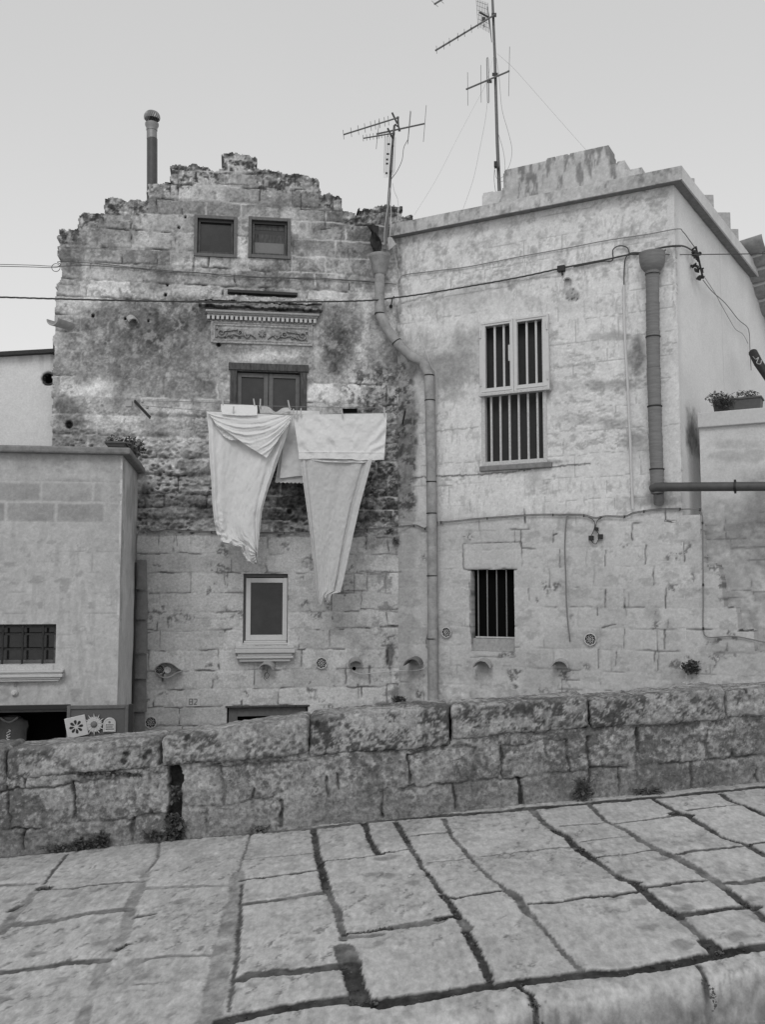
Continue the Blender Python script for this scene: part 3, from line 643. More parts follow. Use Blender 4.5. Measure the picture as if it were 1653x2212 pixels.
# square spare hole right of the window and the sooty pipe hole on the left
MB().rect(LF, 740, 882, 772, 897, -.02, .012).build('putlog_hole', M['black'], house)
MB().rect(LF, 272, 864, 284, 878, -.02, .008).build('putlog_hole', M['claypale'], house)
# ================================================================ RIGHT HOUSE
house2 = thing('plastered_house', 'white plastered flat roofed house with a heavy cornice and a barred shuttered window', 'house', RF.pt(KU / 2, -1.95))
RFC = vof(RF, [(1250, y) for y in (1112, 1140, 1183, 1225, 1268, 1312, 1356, 1401, 1447, 1491, 1535, 1580)])
RTOP = float(RF.uv(1474, 392)[1])
RW1 = box_uv(RF, 1039, 700, 1184, 998, .18); RW2 = box_uv(RF, 1017, 1231, 1113, 1409, .24)
CR4 = [(615, 555, 615, 600, .007, 60), (642, 602, 644, 700, .010, 52), (773, 550, 772, 600, .009, 52), (800, 630, 800, 705, .006, 64), (757, 712, 757, 785, .006, 66), (672, 792, 672, 840, .006, 66), (912, 640, 912, 696, .007, 62), (942, 700, 944, 790, .006, 84), (990, 632, 990, 700, .006, 84), (990, 797, 991, 870, .008, 54), (955, 875, 955, 905, .008, 56), (1068, 795, 1068, 868, .009, 50), (1101, 522, 1102, 592, .006, 66), (1158, 612, 1158, 690, .009, 54), (1190, 700, 1191, 775, .009, 56), (1242, 790, 1241, 870, .007, 62), (1316, 602, 1318, 682, .010, 50),
    (1068, 962, 1067, 1042, .005, 76), (1236, 962, 1236, 1040, .008, 52), (960, 1045, 961, 1120, .006, 62), (1034, 1055, 1034, 1112, .009, 60), (1210, 1048, 1210, 1132, .006, 66), (975, 957, 1030, 940, .008, 56), (1105, 521, 1160, 517, .012, 42), (1238, 511, 1280, 512, .014, 40), (1070, 868, 1152, 868, .009, 50), (400, 713, 620, 712, .010, 50), (400, 606, 640, 598, .005, 74), (396, 612, 398, 712, .007, 66), (655, 462, 655, 520, .012, 40), (775, 572, 790, 566, .014, 60), (550, 880, 560, 884, .01, 60), (425, 770, 430, 880, .012, 84), (425, 900, 432, 1020, .012, 84), (452, 1128, 455, 1156, .010, 56), (808, 1168, 880, 1172, .005, 84), (808, 1168, 810, 1220, .005, 90), (1240, 462, 1240, 512, .008, 52), (430, 1078, 612, 1076, .004, 90), (845, 870, 930, 868, .006, 70), (1500, 868, 1535, 872, .014, 40), (1545, 965, 1610, 966, .012, 40)]
def rf_fields(U, V, X, Y):
    db, dh, bid = courses(U, V, [-3] + list(RFC[::-1]) + [8], 23, .40, .75, .01)
    n_big = fbm(U * .8, V * .8, 4, 71); n_med = fbm(U * 4, V * 4, 4, 72); n_f = fbm(U * 22, V * 22, 4, 73, .6); n_ff = fbm(U * 60, V * 60, 2, 74)
    low = ss(1085, 1145, Y + n_med * 26); left = ss(905, 888, X + n_med * 8) * ss(760, 800, Y + n_med * 20)
    left = np.maximum(left, ss(872, 862, X) * .5)
    g = 184 + n_big * 4 + n_med * 3 + n_f * 3
    g = lerp(g, 162 + (bid - .5) * 9 + n_med * 6 + n_big * 4, low)  # lower block stone, with the narrow street's shade painted into its grey
    top = ss(606, 590, Y - (1475 - X) * .19 + 22)                       # flaking band under the cornice
    bl = ss(.1, .5, fbm(U * 5, V * 5, 5, 75, .75) + .35 * ss(1.5, .3, (RTOP - V)) - .12)
    bl = bl * np.clip(.5 + .9 * fbm(U * 16, V * 16, 4, 176, .75), 0, 1); g = lerp(g, 128 + n_f * 14, bl * ss(1.35, 1.1, RTOP - V) * .62)
    for cx, cy, rx, ry, t, s, r in ((1000, 720, 60, 24, 132, .7, .8), (950, 790, 60, 30, 134, .75, .7), (985, 800, 46, 50, 116, .8, .5), (900, 860, 40, 90, 140, .6, .7), (905, 740, 60, 26, 146, .5, .8),
        (1376, 770, 14, 46, 92, .9, .5), (1330, 828, 60, 10, 130, .7, .8), (1290, 835, 80, 10, 128, .7, .8), (1235, 790, 40, 10, 140, .6, .9), (1365, 955, 30, 22, 120, .8, .6), (1330, 918, 26, 10, 118, .7, .6), (1340, 728, 46, 8, 126, .6, .8), (1180, 836, 16, 30, 126, .8, .6), (1250, 905, 50, 8, 140, .6, .9),
        (1494, 935, 18, 60, 92, .9, .4), (1485, 870, 10, 60, 120, .8, .5), (1476, 780, 6, 70, 130, .7, .5), (1460, 560, 26, 14, 140, .5, .6), (1395, 1085, 60, 12, 128, .7, .6), (1420, 1060, 30, 26, 124, .7, .5), (1160, 1040, 20, 20, 150, .5, .8), (1050, 640, 60, 12, 156, .5, .9), (1100, 660, 300, 12, 160, .4, .9), (1060, 1400, 60, 40, 156, .4, .8),
        (1180, 1440, 120, 60, 160, .35, .9), (885, 1060, 40, 26, 168, .6, .4), (1500, 650, 20, 90, 168, .2, .5)):
        g = lerp(g, t + n_med * 8, s * blob(X, Y, U, V, cx, cy, rx, ry, .4, cx % 83, r))
    lk = left * ss(1150, 1110, Y); g = lerp(g, 118 + n_med * 16 + n_f * 12, lk); g = lerp(g, 64, lk * ss(.0, .3, fbm(U * 12, V * 12, 5, 21, .7)) * .9)
    g = lerp(g, 150 + 10 * (bid - .5), left * low)
    cr = ss(.006, .001, np.abs(U - .42 - .02 * fbm(U * 0, V * 5, 3, 4)) * .5) * low * ss(1330, 1360, Y) * ss(-.2, .3, fbm(U * 0 + 3, V * 4, 2, 5))
    g = lerp(g, 60, cr * .9)
    rough = ss(-.1, .35, fbm(U * 1.6, V * 3.2, 4, 77) + .9 * blob(X, Y, U, V, 1290, 850, 130, 170, .6, 7, .4) - .55) * (1 - low)
    H = .003 * n_med + .0015 * n_f + .0006 * n_ff + .004 * fbm(U * 1.5, V * 1.5, 3, 78)
    w2 = worley(U * 16 + n_f * .3, V * 30 + n_med * .4, 79); pit = ss(.42, .1, w2)
    rr_ = fbm(U * 9, V * 16, 5, 80, .7); H += rough * (-.008 * pit * ss(-.1, .4, n_med) + .005 * rr_); g = lerp(g, 128, rough * ss(.1, .5, -rr_) * .55)
    jd = np.minimum(db, dh); vis = np.clip(.45 + .9 * fbm(U * 1.8, V * 1.8, 3, 81), 0, 1) * low
    jv = ss(.012, .003, jd); cr = jv * vis * ss(.05, .35, fbm(U * 4, V * 4, 3, 82))
    g = lerp(g, 166, jv * low * .35); g = lerp(g, 70, cr * .7); H += -.0025 * ss(.014, 0, jd) * low - .008 * cr
    k_ = ss(.28, .08, worley(U * 4 + .5 * n_f, V * 4 + .5 * n_med, 83)) * ss(.3, .6, fbm(U * 3, V * 3, 3, 84)) * low; g = lerp(g, 84, k_ * .8); H -= .005 * k_
    sc = low * ss(.2, .5, fbm(U * 5, V * 8, 5, 86, .7)); g = lerp(g, 132, sc * .45); H -= .002 * sc
    g = g + 4 * n_f + 5 * fbm(U * 45, V * 45, 2, 87); st_ = (1 - low) * ss(.15, .5, fbm(U * 7, V * 3.5, 5, 88, .7)); g = lerp(g, 160, st_ * .2); st2 = (1 - low) * ss(.28, .55, fbm(U * 26, V * 7, 4, 89, .7)) * ss(-.1, .3, n_big); g = lerp(g, 122, st2 * .3)
    cj_ = (1 - low) * ss(.006, .002, np.minimum(*courses(U, V, [-3] + [1.9 + .27 * q for q in range(20)], 29, .45, .8, .01)[:2])) * ss(-.05, .3, fbm(U * 1.3, V * 1.3, 3, 90)); g = lerp(g, 128, cj_ * .6); H -= .003 * cj_
    bot = ss(1400, 1500, Y) * ss(1150, 1000, X); g = g + bot * 14 * fbm(U * 14, V * 14, 4, 85, .7); H += bot * .006 * fbm(U * 14, V * 14, 4, 85, .7)
    g, H = cracks(RF, U, V, g, H, lambda x, y: (793.5 + .52 * x, 859.6 + .52 * y), CR4, 600)
    # plaster ledge edges
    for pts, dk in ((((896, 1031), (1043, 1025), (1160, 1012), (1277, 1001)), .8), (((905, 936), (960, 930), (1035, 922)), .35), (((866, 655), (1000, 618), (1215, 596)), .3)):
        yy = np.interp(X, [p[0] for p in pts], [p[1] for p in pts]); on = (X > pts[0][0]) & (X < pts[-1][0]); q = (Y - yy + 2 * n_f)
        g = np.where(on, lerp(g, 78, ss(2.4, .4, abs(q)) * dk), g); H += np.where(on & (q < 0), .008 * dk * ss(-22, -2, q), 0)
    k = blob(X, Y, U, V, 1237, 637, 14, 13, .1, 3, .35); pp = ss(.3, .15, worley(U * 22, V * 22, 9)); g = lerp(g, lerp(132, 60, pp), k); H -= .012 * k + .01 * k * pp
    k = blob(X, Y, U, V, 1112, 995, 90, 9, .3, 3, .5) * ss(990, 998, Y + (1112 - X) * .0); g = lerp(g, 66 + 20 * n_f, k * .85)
    return H, alb(g, 1.0)
# outline: upper block to the corner, low block running on to the right with a stepped edge
uK = KU
def ru(x, y): return tuple(float(q) for q in RF.uv(x, y))
st = [ru(x, y) for x, y in ((1514, 1112), (1519, 1216), (1552, 1216), (1560, 1255), (1566, 1311), (1592, 1311), (1597, 1362), (1631, 1363), (1632, 1408), (1700, 1410))]
RPOLY = [(0, -2.1), (0, RTOP), (uK, RTOP), (uK, st[0][1])] + st + [(st[-1][0], -2.1)]
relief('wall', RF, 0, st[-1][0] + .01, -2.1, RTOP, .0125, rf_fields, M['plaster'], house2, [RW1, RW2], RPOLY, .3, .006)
# side wall
SL = 7.0
def sf_fields(U, V, X, Y):
    n_med = fbm(U * 3, V * 3, 4, 91); n_f = fbm(U * 20, V * 20, 4, 92); g = 184 + n_med * 3 + n_f * 2 + fbm(U * .7, V * .7, 3, 93) * 4
    g = lerp(g, 150, ss(.25, .0, U + n_med * .05) * .35); g = lerp(g, 92 + 20 * n_f, blob(X, Y, U, V, 1500, 930, 14, 46, .4, 5, .4) * .9)
    g = lerp(g, 148, np.exp(-((U - 2.1 - .02 * n_med) / .012) ** 2) * .5)
    return .002 * n_med + .001 * n_f + .006 * fbm(U, V, 3, 94), alb(g, 1.05)
relief('side_wall', SF, 0.0, SL, -2.1, RTOP, .02, sf_fields, M['plaster'], house2, [(4.3, 5.3, .6, 2.95, .2)], None, .25)
MB().pbox(SF, 4.2, 5.4, .5, 3.05, -.25, -.19).build('side_doorway', M['black'], house2)
# body, roof and rooms
def quadprism(m, pts, z0, z1):
    n = len(pts); m.add([(p[0], p[1], z) for z in (z0, z1) for p in pts], [tuple(range(n))[::-1], tuple(range(n, 2 * n))] + [(i, (i + 1) % n, n + (i + 1) % n, n + i) for i in range(n)])
A = RF.pt(0.05, 0, -.32); B = RF.pt(KU - .3, 0, -.32); Cc = SF.pt(SL - .05, 0, -.3); D = Vector((A.x + 1.2, A.y + 6.2, 0))
m = MB(); quadprism(m, [A, B, Cc, D], RTOP - .14, RTOP + .06); m.build('roof_slab', M['roof'], house2)
m = MB(); quadprism(m, [RF.pt(.05, 0, -3), Vector(A) + Vector((.05, 0, 0)) + Vector((-RF.N[0] * .15, -RF.N[1] * .15, 0)), B + Vector((-RF.N[0] * .15, -RF.N[1] * .15, 0)), SF.pt(3, 0, -1)], -2, RTOP - .2); m.build('dark_rooms', M['black'], house2)
# cornice
OV = .13
cb = float(RF.uv(1474, 387, OV)[1]); ct = float(RF.uv(1474, 357.5, OV)[1])
def cor_fields(U, V, X, Y):
    n = fbm(U * 3, V * 3, 4, 95); f = fbm(U * 24, V * 24, 4, 96, .65)
    return .003 * n + .0025 * f + .004 * fbm(U * 1.2, V * 4, 3, 97), alb(154 + 14 * n + 14 * f - 30 * ss(.05, .5, fbm(U * 9, V * 4, 5, 98, .7)), 1.0)
RO = RF.shifted(OV); SO = SF.shifted(OV)
N1 = Vector((RF.N[0], RF.N[1], 0)); N2 = Vector((SF.N[0], SF.N[1], 0))
# outer corner of the overhang
den = RF.U[0] * SF.U[1] - RF.U[1] * SF.U[0]
K0 = Vector(SF.pt(0, 0)); o1 = Vector(RO.pt(0, 0)); o2 = Vector(SO.pt(0, 0)); dd_ = o2 - o1
uc = (dd_.x * SF.U[1] - dd_.y * SF.U[0]) / den; usx = (Vector(RO.pt(uc, 0)) - o2); us_ = usx.x * SF.U[0] + usx.y * SF.U[1]
uL_ = float(RO.uv(843, 486)[0])
cor = relief('cornice', RO, uL_, uc, cb, ct, .014, cor_fields, M['plaster'], house2, (), None, .02)
relief('side_band', SO, us_, 4.9, cb, ct, .02, lambda U, V, X, Y: (.003 * fbm(U * 3, V * 3, 4, 5), alb(170 + 8 * fbm(U * 6, V * 6, 4, 6), 1.05)), M['plaster'], cor, (), None, .02)
m = MB(); i0 = RO.pt(uL_, 0); i1 = RO.pt(uc, 0); i2 = SO.pt(4.9, 0)
e = .004
quadprism(m, [RF.pt(uL_, 0, e), RF.pt(KU, 0, e) + N2 * e, SF.pt(4.9, 0, e), SF.pt(4.9, 0, OV - .006), RO.pt(uc - .004, 0, -.004), RF.pt(uL_, 0, OV - .006)][:3] + [SF.pt(4.9, 0, OV - .006), RO.pt(uc, 0, 0) - N1 * .006 - N2 * .006, RF.pt(uL_, 0, OV - .006)], cb + .004, ct - .004); m.build('soffit', M['coping'], cor)
quadprism_top = MB(); quadprism(quadprism_top, [RF.pt(uL_, 0, -.3), B, SF.pt(4.9, 0, -.3), SF.pt(4.9, 0, OV - .01), RO.pt(uc, 0, 0) - N1 * .01 - N2 * .01, RF.pt(uL_, 0, OV - .01)], ct - .03, ct - .002); quadprism_top.build('cap', M['roof'], cor)
# raised blocks behind the cornice
def upstand(name, P, d, pts, thick, g, label=None):
    uv = [tuple(float(q) for q in P.uv(x, y, d)) for x, y in pts]; zb = min(v for u, v in uv) - .5
    poly = [(uv[0][0], zb)] + uv + [(uv[-1][0], zb)]
    S = P.shifted(d)
    f = lambda U, V, X, Y: (.004 * fbm(U * 3, V * 3, 4, 3) + .003 * fbm(U * 20, V * 20, 3, 3), alb(g + 14 * fbm(U * 2, V * 2, 4, 12) + 10 * fbm(U * 18, V * 18, 4, 13, .7) - 44 * ss(.0, .45, fbm(U * 9, V * 2.2, 5, 15, .7) + .5 * ss(.35, 0, (max(q[1] for q in uv) - V)) - .25)))
    return relief(name, S, min(u for u, v in poly), max(u for u, v in poly), zb, max(v for u, v in uv) + .02, .015, f, M['plaster'], house2, (), poly, thick, .004)
upstand('roof_parapet', RF, -.45, [(1042, 424), (1044, 418), (1086, 411), (1088, 376), (1092, 367), (1140, 356), (1180, 347), (1184, 343), (1316, 314), (1318, 355), (1350, 347), (1352, 367), (1386, 361), (1388, 380)], .3, 162)
for i, pts in enumerate((((1486, 384), (1502, 384), (1503, 420)), ((1520, 420), (1543, 419), (1543, 470)), ((1549, 458), (1579, 454), (1578, 520)), ((1576, 494), (1597, 502), (1598, 560)))):
    P_ = Plane(0, 0, 0); q = SF.pt((.75, 1.65, 2.6, 3.4)[i], 0, -.15); P_.o = (q.x, q.y)
    uv = [tuple(float(t) for t in P_.uv(x, y)) for x, y in pts]; m = MB()
    a, b = uv[0][0], uv[1][0]; m.pbox(P_, a - .1, b, RTOP, uv[0][1], 0, -.5 - .0); m.build('gable_step', M['claypale'], house2, bevel=.01)
# upper window: shutters over bars
w = RW1
win = frame(RF, 'window', M['whitedirty'], house2, w[0] - .0, w[1] + .0, w[2], w[3], .05, -.07, .012)
pane(RF, M['screen'], win, w[0] + .02, w[1] - .02, w[2] + .01, w[3] - .01, -.10, 'dark_screen')
ub, vb = RF.uv(1045, 850, .05); vmid = float(RF.uv(1040, 852, .06)[1])
s0 = float(RF.uv(1036, 800, .07)[0]); s1 = float(RF.uv(1186, 780, .07)[0]); vt = float(RF.uv(1037, 697, .07)[1]) 
mid = (s0 + s1) / 2
for a, b in ((s0, mid - .002), (mid + .002, s1)):
    lf_ = a < mid - .1; m = MB(); wl, wr = (.078, .045) if lf_ else (.045, .078)
    m.pbox(RF, a, a + wl, vmid, vt, .02, .066).pbox(RF, b - wr, b, vmid, vt, .02, .066).pbox(RF, a + wl + .0005, b - wr - .0005, vmid, vmid + .068, .02, .064).pbox(RF, a + wl + .0005, b - wr - .0005, vt - .055, vt, .02, .064)
    m.pbox(RF, a + .028, b - .022, vt - .03, vt - .018, .06, .073).pbox(RF, a + .028, b - .022, vmid + .02, vmid + .034, .06, .073); sh = m.build('shutter', M['white'], win, bevel=.003)
    for hv in (vmid + .1, vt - .2):
        hx = a + .016 if a < mid - .1 else b - .016
        MB().tube([RF.pt(hx, hv, .075), RF.pt(hx, hv + .1, .075)], .011, 8).build('hinge', M['white'], sh, smooth=True)
    m = MB()
    ins = (b - a - wl - wr)
    for k in (.33, .70):
        uu = a + wl + ins * k; m.pbox(RF, uu - .0125, uu + .0125, vmid + .04, vt - .05, -.01, .015)
    m.build('bar', M['white'], sh, bevel=.003)
MB().pbox(RF, mid - .066, mid - .047, vmid + .38, vmid + .58, .03, .07).build('latch', M['white'], win, bevel=.003)
MB().pbox(RF, s0 - .005, s1 + .01, vmid - .03, vmid - .004, -.02, .085).build('ledge', M['whitedirty'], win, bevel=.003)
for k in range(6):
    uu = w[0] + .05 + (w[1] - w[0] - .1) * (k + .62) / 6.25
    MB().pbox(RF, uu - .0125, uu + .0125, w[2] + .045, vmid - .02, -.035, -.01).build('bar', M['whitedirty'], win, bevel=.004)
MB().pbox(RF, w[0] - .02, w[1] + .06, w[2] - .07, w[2] - .004, -.1, .05).build('window_sill', M['coping'], win, bevel=.012)
# lower barred window
w = RW2; m = MB()
win = MB().pbox(RF, w[0] + .04, w[1] - .0, w[2] + .16, w[2] + .178, -.075, -.055).build('window', M['whitedirty'], house2)
pane(RF, M['black'], win, w[0] - .02, w[1] + .02, w[2] - .02, w[3] + .02, -.13, 'dark_inside')
MB().pbox(RF, w[0] + .0, w[1] - .0, w[2], w[2] + .155, -.125, -.06).build('inner_block', M['moulding'], win, bevel=.006)
for k in range(4):
    uu = float(RF.uv((1034, 1053.5, 1074, 1095)[k], 1300, -.065)[0])
    MB().tube([RF.pt(uu, w[2] + .16, -.065), RF.pt(uu, w[3] + .01, -.065)], .0085, 8).build('bar', M['grey'], win, smooth=True)
grille(RF, 966.5, 1366, .066, house2); grille(RF, 1277.5, 1381, .072, house2)
coppo(RF, 890, 1427, house2, M['claydark'], .115, .26, yaw=14, pitch=-6)
coppo(RF, 1040, 1431, house2, M['claypale'], .115, .22, yaw=10, pitch=-8)
coppo(RF, 1209, 1431, house2, M['claypale'], .105, .20, yaw=10, pitch=-8)
h = coppo(RF, 1226, 601, house2, M['claypale'], .05, .08, yaw=10, pitch=-20); h['label'] = 'small clay hood under the cable'
# hanging clay tiles along the far eave of the side wall
EP = [SF.at(x, y, .0) for x, y in ((1594, 528), (1606, 554), (1617, 582), (1628, 612), (1640, 645), (1653, 682), (1668, 722))]
for i in range(6):
    a = (EP[i] + EP[i + 1]) / 2; al = (EP[i + 1] - EP[i]); sp_ = al.length; al.normalize(); m = MB(); n = 12
    out = (N2 + Vector((0, 0, .12))).normalized(); up = out.cross(al).normalized()
    if up.z < 0: up = -up
    vs = []
    for shell in (0, .018):
        for j in range(5):
            cc_ = a + out * (-.02 + .36 * j / 4); r = sp_ * .52 + .01 * j / 4 - shell
            for k in range(n + 1):
                t = math.pi * (1 + k / n); vs.append(cc_ + al * r * math.cos(t) + up * (r * .62 * math.sin(t) + .04))
    s5 = 5 * (n + 1); fs = []
    for s in (0, 1):
        for j in range(4):
            for k in range(n): q = s * s5 + j * (n + 1) + k; fs.append((q, q + 1, q + n + 2, q + n + 1))
    for k in range(n): q = 4 * (n + 1) + k; fs.append((q, q + 1, s5 + q + 1, s5 + q)); fs.append((k, k + 1, s5 + k + 1, s5 + k))
    tl = m.add(vs, fs).build('eave_tile', M['clay'], house2, smooth=True)
    e_ = EP[i + 1]; MB().bar(e_ - out * .02 - up * .03, e_ + out * .26 - up * .03, .05, .07, up).build('mortar', M['sill'], tl, bevel=.01)
# terrace wall set back on the right with its coping and window box
ter = thing('terrace_wall', 'pale terrace wall with a straight coping at the right edge, carrying the window box', 'wall', TW.pt(4.3, -1.9))
t0 = float(TW.uv(1514, 1000)[0]); tt = float(TW.uv(1514, 925)[1])
def tw_fields(U, V, X, Y):
    n = fbm(U * 3, V * 3, 4, 101); f = fbm(U * 22, V * 22, 4, 102); low = ss(1068, 1100, Y + 8 * n)
    g = lerp(172 + 6 * n + 3 * f, 146 + 12 * n + 10 * f, low); g = lerp(g, 112, blob(X, Y, U, V, 1645, 1080, 40, 60, .6, 3, .5) * .7)
    rg = low * ss(-.4, .3, fbm(U * 1.5, V * 4, 4, 103)); g = g + rg * 15 * fbm(U * 9, V * 11, 5, 104, .7)
    for y0 in (1131, 1185, 1213, 1255, 1290): g = lerp(g, 92, ss(3, .5, abs(Y - y0 - 5 * n)) * low * ss(0, .4, fbm(U * 3, V * .5, 3, y0)) * .7)
    db, dh, bid = courses(U, V, [-3 + .29 * q for q in range(20)], 107, .4, .75, .014); jj = low * ss(.008, .002, np.minimum(db, dh)) * ss(-.2, .3, fbm(U * 3, V * 3, 3, 108)); g = lerp(g + low * (bid - .5) * 12, 84, jj * .6)
    for y0 in (960, 985): g = lerp(g, 138, blob(X, Y, U, V, 1600, y0, 50, 9, .4, y0, 1) * .6)
    return .004 * n + .002 * f + rg * .012 * fbm(U * 9, V * 11, 5, 104, .7), alb(g)
relief('wall', TW, t0, t0 + 3.0, -2.1, tt, .016, tw_fields, M['plaster'], ter, (), None, .3)
MB().pbox(TW, t0 - .012, t0 + 3.0, tt, tt + .17, -.32, .05).build('coping', M['sill'], ter, bevel=.01)
MB().pbox(TW, t0, t0 + 3, tt - .3, tt - .02, -3, -.31).build('terrace_floor', M['roof'], ter)
# ================================================================ LOW SHOP BUILDING AND FAR LEFT WALL
shop = thing('shop_building', 'low pale rendered building at the left edge with dark coping and a barred window', 'building', LB.pt(-3.6, -1.95))
ub, _ = LB.uv(262, 1100); ub = float(ub)
ctop = float(LB.uv(262, 966, .1)[1]); cbot = float(LB.uv(262, 981, .1)[1])
BW = box_uv(LB, -60, 1349, 118.5, 1434, .2); BD = box_uv(LB, -60, 1530, 146, 1750, .5)
def lb_fields(U, V, X, Y):
    n_big = fbm(U * .8, V * .8, 4, 111); n = fbm(U * 4, V * 4, 4, 112); f = fbm(U * 22, V * 22, 4, 113)
    g = 153 + n_big * 6 + n * 4 + f * 2
    cv = vof(LB, [(100, y) for y in (960, 1040, 1084, 1129, 1400)]); db, dh, bid = courses(U, V, [-3] + cv[::-1], 117, .50, .54, .004)
    up = ss(1134, 1122, Y + n * 4)
    g = lerp(g, 128 + 12 * n + 12 * (bid - .5), up * ss(1030, 1046, Y + 8 * n) * ss(.004, .022, np.minimum(db, dh) + .01 * n) * ss(ub - .12, ub - .22, U + .05 * n) * .8); g = lerp(g, 134 + 10 * n, ss(1032, 1010, Y) * ss(-.2, .4, n_big + .5 * n) * .7); g = lerp(g, 160, up * ss(.012, .0, np.minimum(db, dh)) * .5)
    g = lerp(g, 128, blob(X, Y, U, V, 240, 1090, 20, 70, .6, 3, .6) * .4)
    g = g + 4 * f + 4 * fbm(U * 45, V * 45, 2, 3); g = lerp(g, 118, ss(.1, .5, fbm(U * 7, V * 12, 4, 119) + .5 * blob(X, Y, U, V, 60, 1200, 130, 50, .7, 4, .6) - .45) * .5)
    fl = ss(1400, 1402, Y) ; H = .002 * n + .001 * f + .003 * fbm(U * 1.3, V * 1.3, 3, 114) - up * .005 * ss(.012, 0, np.minimum(db, dh))
    d2, h2, b2 = courses(U, V, vof(LB, [(100, y) for y in (1130, 1190, 1235, 1280, 1325, 1370, 1400, 1448, 1502, 1545)])[::-1], 118, .6, .9, .004)
    fj = ss(.008, .001, np.minimum(d2, h2)) * (1 - up) * ss(0, .4, fbm(U * 2, V * 2, 3, 120)); g = lerp(g, 118, fj * .5); H -= .003 * fj
    sk_ = ss(.2, .5, fbm(U * 18, V * 2.5, 4, 121, .7)) * ss(-.2, .3, n_big); g = lerp(g, 132, sk_ * .35); pl_ = fbm(U * 1.6, V * 2, 5, 122, .6); g = lerp(g, 124, np.exp(-(pl_ / .012) ** 2) * .5 * ss(1140, 1180, Y)); H += .0015 * ss(-.02, .02, pl_)
    return H, alb(g)
relief('wall', LB, ub - 3.2, ub, -2.1, cbot + .02, .014, lb_fields, M['plaster'], shop, [BW, BD], None, .25)
SB = Plane(0, 0, 98.5); q = LB.pt(ub, 0); SB.o = (q.x, q.y)
relief('side_wall', SB, 0.0, 1.62, -2.1, cbot + .02, .016, lambda U, V, X, Y: (.004 * fbm(U * 3, V * 3, 4, 7), alb(168 + 8 * fbm(U * 2, V * 2, 4, 8) + 6 * fbm(U * 14, V * 14, 3, 9) - 26 * ss(.1, .5, fbm(U * 1.5, V * 1.1, 4, 10)))), M['plaster'], shop, (), None, .02)
m = MB(); m.pbox(LB, ub - 3.3, ub + .09, cbot, ctop, -1.6, .1)
m.build('coping', M['coping'], shop, bevel=.02)
MB().pbox(LB, ub - 3.2, ub - .04, -2, cbot - .02, -1.55, -.52).build('dark_rooms', M['black'], shop)
MB().pbox(LB, ub - 3.2, BW[1] + .1, BW[2] - .1, BW[3] + .1, -.53, -.21).build('dark_inside', M['black'], shop)
w = BW; win = frame(LB, 'window', M['woodgrey'], shop, w[0], w[1] - .004, w[2] + .002, w[3] - .004, .035, -.17, -.12)
pane(LB, M['glass'], win, w[0] + .03, w[1] - .03, w[2] + .03, w[3] - .03, -.16)
MB().rect(LB, -60, 1438, 113, 1449, -.15, .006).build('inner_sill', M['whitedirty'], win)
for px in (-40, 5, 48, 92):
    u = float(LB.uv(px, 1390, -.03)[0]); MB().tube([LB.pt(u, w[2] - .06, -.03), LB.pt(u, w[3] + .0, -.03)], .012, 8).build('bar', M['iron'], win)
for py in (1370, 1402.5, 1354):
    v = float(LB.uv(50, py, -.03)[1]); MB().pbox(LB, w[0], w[1], v - .010, v + .010, -.05, -.043).build('cross_bar', M['iron'], win)
sill(LB, win, -60, 1450, 134.5, 1472, [(.22, .0), (.12, .012), (.30, .004), (.2, .03), (.16, .045)], dmax=.10)
MB().rect(LB, 29, 1474, 35, 1483, -.01, .01).build('door_chime_plate', M['grey'], shop)
cN = Vector((LB.N[0], LB.N[1], 0))
MB().lathe(LB.at(31, 1497, 0), [(.0005, .05), (.014, .05), (.022, .03), (.034, .02), (.038, 0)], 16, cN).build('wall_bell', M['sill'], shop, smooth=True)  # small round bell on the shop front
MB().rect(LB, -60, 1526, 149, 1531, -.02, .06).build('awning_rail', M['plastic'], shop)
MB().rect(LB, -60, 1531.5, 146, 1537, -.3, -.02).build('door_head', M['woodgrey'], shop)
# display board standing open beside the doorway
bd = thing('display_board', 'dark framed pegboard door leaf standing open beside the shop doorway', 'board', LB.at(215, 1700, .12))
b0, bt = map(float, LB.uv(144, 1525, .12)); b1, _ = map(float, LB.uv(288, 1523, .12))
frame(LB, 'frame', M['woodgrey'], bd, b0, b1 - .05, -1.9, bt, .035, .08, .12)
MB().pbox(LB, b1 - .049, b1, -1.9, bt + .004, .06, .13).build('end_post', M['plastic'], bd)
m = MB(); m.pbox(LB, b0 + .03, b1 - .08, -1.88, bt - .03, .085, .105); m.build('panel', M['board'], bd)
# ceramics hung on it
def uvb(x, y): return map(float, LB.uv(x, y, .14))
u, v = uvb(164, 1570); a0 = math.radians(12); s = .105
ct_ = thing('ceramic_tile', 'square pale openwork tile with an eight petal flower, tilted, leftmost on the board', 'ceramic tile', LB.pt(u, v, .12), 'ceramics on the display board')
def prt(P, u, v, r, a, d): return P.pt(u + r[0] * math.cos(a) - r[1] * math.sin(a), v + r[0] * math.sin(a) + r[1] * math.cos(a), d)
MB().hexa([prt(LB, u, v, (i * s, j * s), a0, d) for d in (.11, .14) for i, j in ((-1, -1), (1, -1), (1, 1), (-1, 1))]).build('slab', M['ceramic'], ct_, bevel=.005)
for k in range(8):
    t = a0 + k * math.pi / 4; m = MB(); pts = [(.018, 0), (.04, .012), (.062, .014), (.072, 0), (.062, -.014), (.04, -.012)]
    m.add([prt(LB, u, v, p, t, d) for d in (.139, .1425) for p in pts], [tuple(range(6))[::-1], tuple(range(6, 12))] + [(i, (i + 1) % 6, 6 + (i + 1) % 6, 6 + i) for i in range(6)]); m.build('petal', M['plastic'], ct_)
u, v = uvb(202, 1565); sn = thing('ceramic_sun', 'pale ceramic sun with wavy rays round a dark clay face, middle of the board', 'sun ornament', LB.pt(u, v, .12), 'ceramics on the display board')
